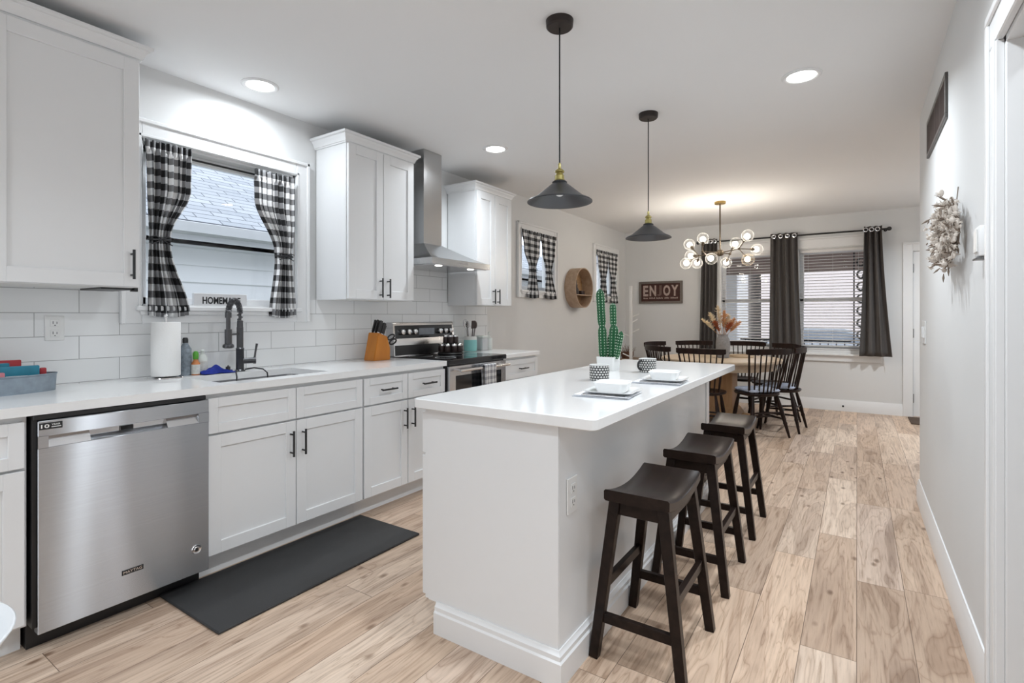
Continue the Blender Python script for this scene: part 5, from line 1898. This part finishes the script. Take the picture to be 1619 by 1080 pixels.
ch0 = make_chair()
chairs = [(-90, .97, 'dark spindle-back chair with its back to the island, left of the vase'),
          (-47, .93, 'dark spindle-back chair with a cushion, nearest the farthest bar stool'),
          (-5, .88, 'dark spindle-back chair at the right side of the table, nearest the far door'),
          (42, .90, 'dark spindle-back chair below the middle charcoal curtain'),
          (82, .97, 'dark spindle-back chair under the left dining window, right of the vase'),
          (123, .95, 'dark spindle-back chair by the wall behind the vase, left of the left charcoal curtain'),
          (166, .92, 'dark spindle-back chair at the left side of the table, by the coat rack'),
          (-129, .90, 'dark spindle-back chair at near left of the table, behind the dotted mug')]
for i, (a, R_, lab) in enumerate(chairs):
    ar = math.radians(a)
    R2 = R_ - .235
    loc = (TCX + R2 * math.cos(ar), TCY + R2 * math.sin(ar), 0)
    rz = ar + PI / 2
    if i == 0:
        ch0.location = loc
        ch0.rotation_euler = (0, 0, rz)
        ch0['label'] = lab
    else:
        dup(ch0, loc, rz, lab)


def cushion(ia, lab):
    a, R_, _ = chairs[ia]
    ar = math.radians(a)
    R2 = R_ - .235
    t = thing('chair_cushion', lab, 'cushion', (TCX + R2 * math.cos(ar), TCY + R2 * math.sin(ar), .452), ar + PI / 2, 'blue and white seat cushions')
    b_ = B()
    rg_ = [b_.ring(rrect(-s, s, -s * .92, s * .92, .05, z)) for s, z in ((.15, 0), (.172, .008), (.178, .02), (.165, .034), (.10, .040))]
    b_.skin(rg_).build('pad', 'cushion', t, world=False)


cushion(1, 'blue and white cushion on the chair nearest the farthest bar stool')
cushion(2, 'blue and white cushion on the chair at the right side of the table')

# vase with dried stems
VX, VY = 1.822, 6.50
t = thing('vase', 'grey stone vase in the middle of the round dining table', 'vase', (VX, VY, .750))
B().lathe([(.001, 0), (.060, 0), (.066, .006), (.078, .10), (.080, .16), (.074, .21), (.058, .245), (.055, .262), (.060, .275), (.054, .275), (.048, .25), (.001, .24)], (VX, VY, .750), 32).build('body', 'vase', t)
DS = 'dried grass stems in the stone vase'
rnd = random.Random(12)
stems = [(-.24, .00, .20, 'pampas', 'cream pampas plume leaning far left in the vase'), (-.16, .02, .28, 'pampas', 'cream pampas plume leaning left in the vase'), (-.06, -.02, .36, 'pampas', 'tallest cream plume, left of centre in the vase'),
         (.02, -.03, .30, 'pampas2', 'upright peach plume at the front of the vase'), (.06, .02, .26, 'pampas', 'cream plume right of centre in the vase'), (.13, .0, .21, 'pampas2', 'peach plume leaning right in the vase'),
         (-.09, -.04, .18, 'pampas3', 'short rust plume at the left front of the vase'), (.10, -.04, .16, 'pampas3', 'short rust plume at the right front of the vase'), (.19, .02, .17, 'pampas2', 'peach plume leaning farthest right in the vase')]
for dx, dy, hh, mn, lab in stems:
    p0_ = Vector((VX + dx * .12, VY + dy * .3, 1.0))
    tip = Vector((VX + dx, VY + dy, 1.0 + hh))
    t = thing('pampas_grass', lab, 'dried flower', p0_, group=DS)
    B().tube([p0_, p0_.lerp(tip, .6)], .0022, 5).build('stalk', 'pampas2', t)
    b = B()
    ax = (tip - p0_)
    for k in range(150):
        s = rnd.uniform(.35, 1.0)
        w = .040 * math.sin(PI * min(1, max(0.05, (s - .30) / .75))) + .004
        c_ = p0_ + ax * s
        d = Vector((rnd.gauss(0, 1), rnd.gauss(0, 1), rnd.uniform(.4, 1.6))).normalized()
        b.tube([c_, c_ + d * w * rnd.uniform(.7, 1.5)], [.0042, .0012], 4)
    b.build('plume', mn, t)
t = thing('serving_tray', 'low round wooden tray on the dining table right of the vase', 'tray', (1.99, 6.72, .750))
B().lathe([(.001, 0), (.13, 0), (.135, .004), (.135, .028), (.130, .028), (.128, .008), (.001, .008)], (1.99, 6.72, .750), 36).build('bowl', 'tablewood', t)

# ------------------------------------------------------------------ wall decor
# round shelf on the left wall
SYc, SZc, SR, SD = 6.215, 1.612, .262, .160
t = thing('round_wall_shelf', 'round tan bentwood wall shelf between the two small windows', 'shelf', (0, SYc, SZc - SR))
B().lathe([(SR, 0), (SR, SD), (SR - .012, SD), (SR - .012, .006), (SR, 0)], (0.001, SYc, SZc), 48, 'x', cap0=False, cap1=False).build('hoop', 'rattan', t)
B().lathe([(.001, 0), (SR - .012, 0), (SR - .012, .006), (.001, .006)], (0.001, SYc, SZc), 48, 'x').build('backing', 'rattan_dark', t)
hw = math.sqrt((SR - .014) ** 2 - .09 ** 2)
B().box(.007, SD, SYc - hw, SYc + hw, SZc - .100, SZc - .088, .001).build('shelf_board', 'rattan', t)
hw2 = math.sqrt((SR - .014) ** 2 - .06 ** 2)
zs = SZc - .0878
t = thing('decor_bottle', 'small brown glass bottle on the round wall shelf', 'bottle', (.06, SYc - .02, zs))
B().lathe([(.001, 0), (.026, 0), (.028, .006), (.026, .07), (.010, .10), (.010, .135), (.001, .135)], (.06, SYc - .02, zs), 16).build('body', 'utensil', t)
B().lathe([(.011, 0), (.011, .016), (.001, .017)], (.06, SYc - .02, zs + .1355), 12).build('stopper', 'rattan', t)
t = thing('decor_pot', 'little dark planter with yellow sprigs on the round wall shelf', 'planter', (.065, SYc - .115, zs))
B().box(.035, .095, SYc - .145, SYc - .085, zs, zs + .19, .004).build('pot', 'utensil', t)
b = B()
for k in range(26):
    p = Vector((.065 + rnd.uniform(-.02, .02), SYc - .115 + rnd.uniform(-.02, .02), zs + .185))
    d = Vector((rnd.gauss(0, .3), rnd.gauss(0, .4), 1)).normalized()
    b.tube([p, p + d * rnd.uniform(.03, .06)], [.003, .001], 4)
b.build('sprigs', 'brass', t)
o = B().box(.03, .09, SYc + .06, SYc + .16, zs, zs + .055, .006, 2).build('decor_box', 'utensil')
tag(o, 'low dark trinket box at the right on the round wall shelf', 'box')

# ENJOY sign on the far wall
t = thing('enjoy_sign', 'weathered red-brown ENJOY wall sign in a grey frame', 'sign', (.585, YF, 1.44))
ex0, ex1, ez0, ez1 = .245, .925, 1.440, 1.785
fw = .034
yb, yf = YF - .001, YF - .035
B().box(ex0, ex1, yf, yb, ez1 - fw, ez1, .002).box(ex0, ex1, yf, yb, ez0, ez0 + fw, .002).box(ex0, ex0 + fw, yf, yb, ez0 + fw, ez1 - fw, .002).box(ex1 - fw, ex1, yf, yb, ez0 + fw, ez1 - fw, .002).build('frame', 'signframe', t)
B().box(ex0 + fw - .002, ex1 - fw + .002, YF - .014, yb, ez0 + fw - .002, ez1 - fw + .002).build('panel', 'signred', t, smooth=False)
zt0, hh = 1.555, .168
for s, xx, w_, mm in (('E', .310, .080, 'signletter'), ('N', .412, .105, 'signletter'), ('J', .535, .070, 'signletterd'), ('O', .628, .110, 'signletter'), ('Y', .752, .110, 'signletter')):
    text_mesh('letter', s, hh, w_, (xx, YF - .0142, zt0), (1, 0, 0), (0, 0, 1), mm, t, .0012, .035)
b = B()
x = .315
for k in range(30):
    w_ = rnd.choice((.010, .013, .008))
    if k not in (4, 11, 18, 23):
        b.box(x, x + w_, YF - .0156, YF - .013, 1.512, 1.512 + rnd.choice((.018, .024, .024)))
    x += w_ + .0075
b.build('small_lettering', 'signletter', t, smooth=False)

# coat rack in the far left corner
RX, RY = .33, 7.45
t = thing('coat_rack', 'white wooden coat rack standing in the far left corner', 'coat rack', (RX, RY, 0))
B().box(RX - .02, RX + .02, RY - .02, RY + .02, .10, 1.69, .003).build('pole', 'rackwhite', t)
for k in range(4):
    a = k * PI / 2 + .5
    d = Vector((math.cos(a), math.sin(a), 0))
    B().bar(Vector((RX, RY, .16)), Vector((RX, RY, .02)) + d * .24, .022, .022, up=(0, 0, 1), bev=.002).build('foot', 'rackwhite', t)
for z, a in ((1.22, .35), (1.14, 1.0), (.99, .35), (.93, -2.7), (.63, -2.7), (1.06, 2.0)):
    d = Vector((math.cos(a), math.sin(a), 0))
    p = Vector((RX, RY, z))
    B().tube([p, p + d * .12 + Vector((0, 0, .055))], .0085, 8).build('peg', 'rackwhite', t)
# small table with basket beyond it
t = thing('side_table', 'low tan wooden side table behind the coat rack', 'side table', (.32, 7.80, 0))
B().box(.06, .60, 7.60, 8.02, .555, .585, .004).build('tabletop', 'sidewood', t)
for x in (.10, .56):
    for y in (7.64, 7.98):
        B().box(x - .02, x + .02, y - .02, y + .02, 0, .556, .003).build('leg', 'sidewood', t)
t = thing('wicker_basket', 'small brown wicker basket on the side table by the coat rack', 'basket', (.17, 7.72, .585))
B().lathe([(.001, 0), (.075, 0), (.095, .05), (.098, .10), (.094, .10), (.090, .05), (.07, .008), (.001, .008)], (.17, 7.72, .5855), 24).build('bowl', 'basket', t)
b = B()
for k in range(60):
    p = Vector((.17 + rnd.gauss(0, .03), 7.72 + rnd.gauss(0, .03), .60))
    d = Vector((rnd.gauss(0, .5), rnd.gauss(0, .5), 1)).normalized()
    b.tube([p, p + d * rnd.uniform(.10, .24)], [.003, .0015], 4)
b.build('dried_twigs', 'basket', t)

# vent on the right wall
t = thing('wall_vent', 'dark brown return air grille high on the right wall', 'vent', (XR, 3.49, 2.16))
vy0, vy1, vz0, vz1 = 3.10, 3.86, 2.155, 2.365
B().box(XR - .012, XR, vy0, vy1, vz0, vz0 + .022, .002).box(XR - .012, XR, vy0, vy1, vz1 - .022, vz1, .002).box(XR - .012, XR, vy0, vy0 + .022, vz0 + .022, vz1 - .022, .002).box(XR - .012, XR, vy1 - .022, vy1, vz0 + .022, vz1 - .022, .002).build('frame', 'ventframe', t)
b = B().box(XR - .003, XR - .0005, vy0 + .02, vy1 - .02, vz0 + .02, vz1 - .02)
n = 34
for k in range(n):
    y = vy0 + .03 + k * (vy1 - vy0 - .06) / (n - 1)
    b.box(XR - .010, XR - .003, y - .003, y + .005, vz0 + .022, vz1 - .022)
for k in (1, 2, 3):
    y = vy0 + (vy1 - vy0) * k / 4
    b.box(XR - .0115, XR - .003, y - .006, y + .006, vz0 + .022, vz1 - .022)
b.build('louvres', 'vent', t, smooth=False)

# dried flower wreath on the right wall
WYc, WZc = 2.80, 1.578
t = thing('dried_wreath', 'dried flower and seed-head hanging on the right wall below the vent', 'wreath', (XR, WYc, WZc))
b = B()
b.tube([(XR - .03, WYc + .20 * math.cos(a), WZc + .095 * math.sin(a)) for a in [2 * PI * k / 32 for k in range(33)]], .010, 8, caps=False)
b.tube([(XR - .012, WYc - .02, WZc + .10), (XR - .004, WYc - .02, WZc + .19)], .002, 5)
b.build('ring', 'wreathd', t)
rw = random.Random(5)
b = B()
for k in range(330):
    a = rw.uniform(0, 2 * PI)
    rad = rw.gauss(1.0, .24)
    p = Vector((XR - .030 - abs(rw.gauss(0, .024)), WYc + .20 * rad * math.cos(a), WZc + .100 * rad * math.sin(a)))
    r_ = rw.uniform(.005, .0115)
    p.x = min(p.x, XR - r_ - .002)
    d = Vector((rw.gauss(0, 1), rw.gauss(0, 1), rw.gauss(0, 1))).normalized()
    b.sphere(p, r_, 7, 5, (rw.uniform(.7, 1), rw.uniform(.7, 1.1), rw.uniform(.8, 1.4)))
    for q in range(4):
        t_ = (d + Vector((rw.gauss(0, .8), rw.gauss(0, .8), rw.gauss(0, .8)))).normalized()
        e = p + t_ * r_ * 2.0
        if e.x < XR - .003:
            b.tube([p, e], [r_ * .35, r_ * .12], 4)
b.build('dried_flowers', 'wreath', t)['kind'] = 'stuff'
b = B()
for k in range(240):
    a = rw.uniform(0, 2 * PI)
    rad = rw.gauss(1.0, .26)
    p = Vector((XR - .022 - abs(rw.gauss(0, .022)), WYc + .20 * rad * math.cos(a), WZc + .100 * rad * math.sin(a)))
    d = Vector((-abs(rw.gauss(.2, .4)), rw.gauss(0, .7) + .4 * math.cos(a), rw.gauss(-.35, .7))).normalized()
    e = p + d * rw.uniform(.020, .050)
    if max(p.x, e.x) < XR - .004:
        b.tube([p, p.lerp(e, .5), e], [.0012, .0042, .0008], 4)
b.build('dried_foliage', 'wreathd', t)['kind'] = 'stuff'

# thermostat
t = thing('thermostat', 'small white wall thermostat box beside the doorway trim', 'thermostat', (XR, 2.25, 1.42))
B().box(XR - .024, XR, 2.215, 2.290, 1.432, 1.530, .005, 2).build('housing', 'trim', t)
B().box(XR - .028, XR - .0235, 2.225, 2.280, 1.445, 1.520, .002).build('cover', 'plate', t)
B().box(XR - .030, XR - .001, 2.220, 2.285, 1.422, 1.4285, .002).build('lower_bracket', 'hinge', t)
# door stop / cable hole in the far baseboard
t = thing('cable_outlet', 'tiny black cable outlet in the far baseboard below the window', 'outlet', (2.99, YF - .016, .066))
B().lathe([(.012, -.004), (.012, 0)], (2.99, YF - .016, .066), 14, 'y').build('cover', 'black', t)

# white moulded chair cut by the left edge
WX, WY = 1.435, .165
t = thing('shell_chair', 'white moulded plastic chair with wooden legs cut by the lower left edge', 'chair', (WX, WY, 0))


def shell_fn(u, v):
    a = 2 * PI * u
    s = v
    x = .235 * s * math.cos(a)
    y = .215 * s * math.sin(a)
    z = .415 + .115 * s ** 3.2 + (.30 * max(0, -math.sin(a)) ** 1.5 * s ** 3)
    return (WX + x, WY + y, z)


B().grid(shell_fn, 48, 14).build('shell', 'plastic', t, solid=.006)
for sx in (-1, 1):
    for sy in (-1, 1):
        B().tube([(WX + sx * .09, WY + sy * .08, .420), (WX + sx * .19, WY + sy * .17, 0)], [.016, .010], 10).build('leg', 'tablewood', t)
b = B()
b.tube([(WX - .12, WY - .10, .30), (WX + .12, WY + .10, .30)], .005, 6).tube([(WX - .12, WY + .10, .30), (WX + .12, WY - .10, .30)], .005, 6)
b.build('brace', 'black', t)
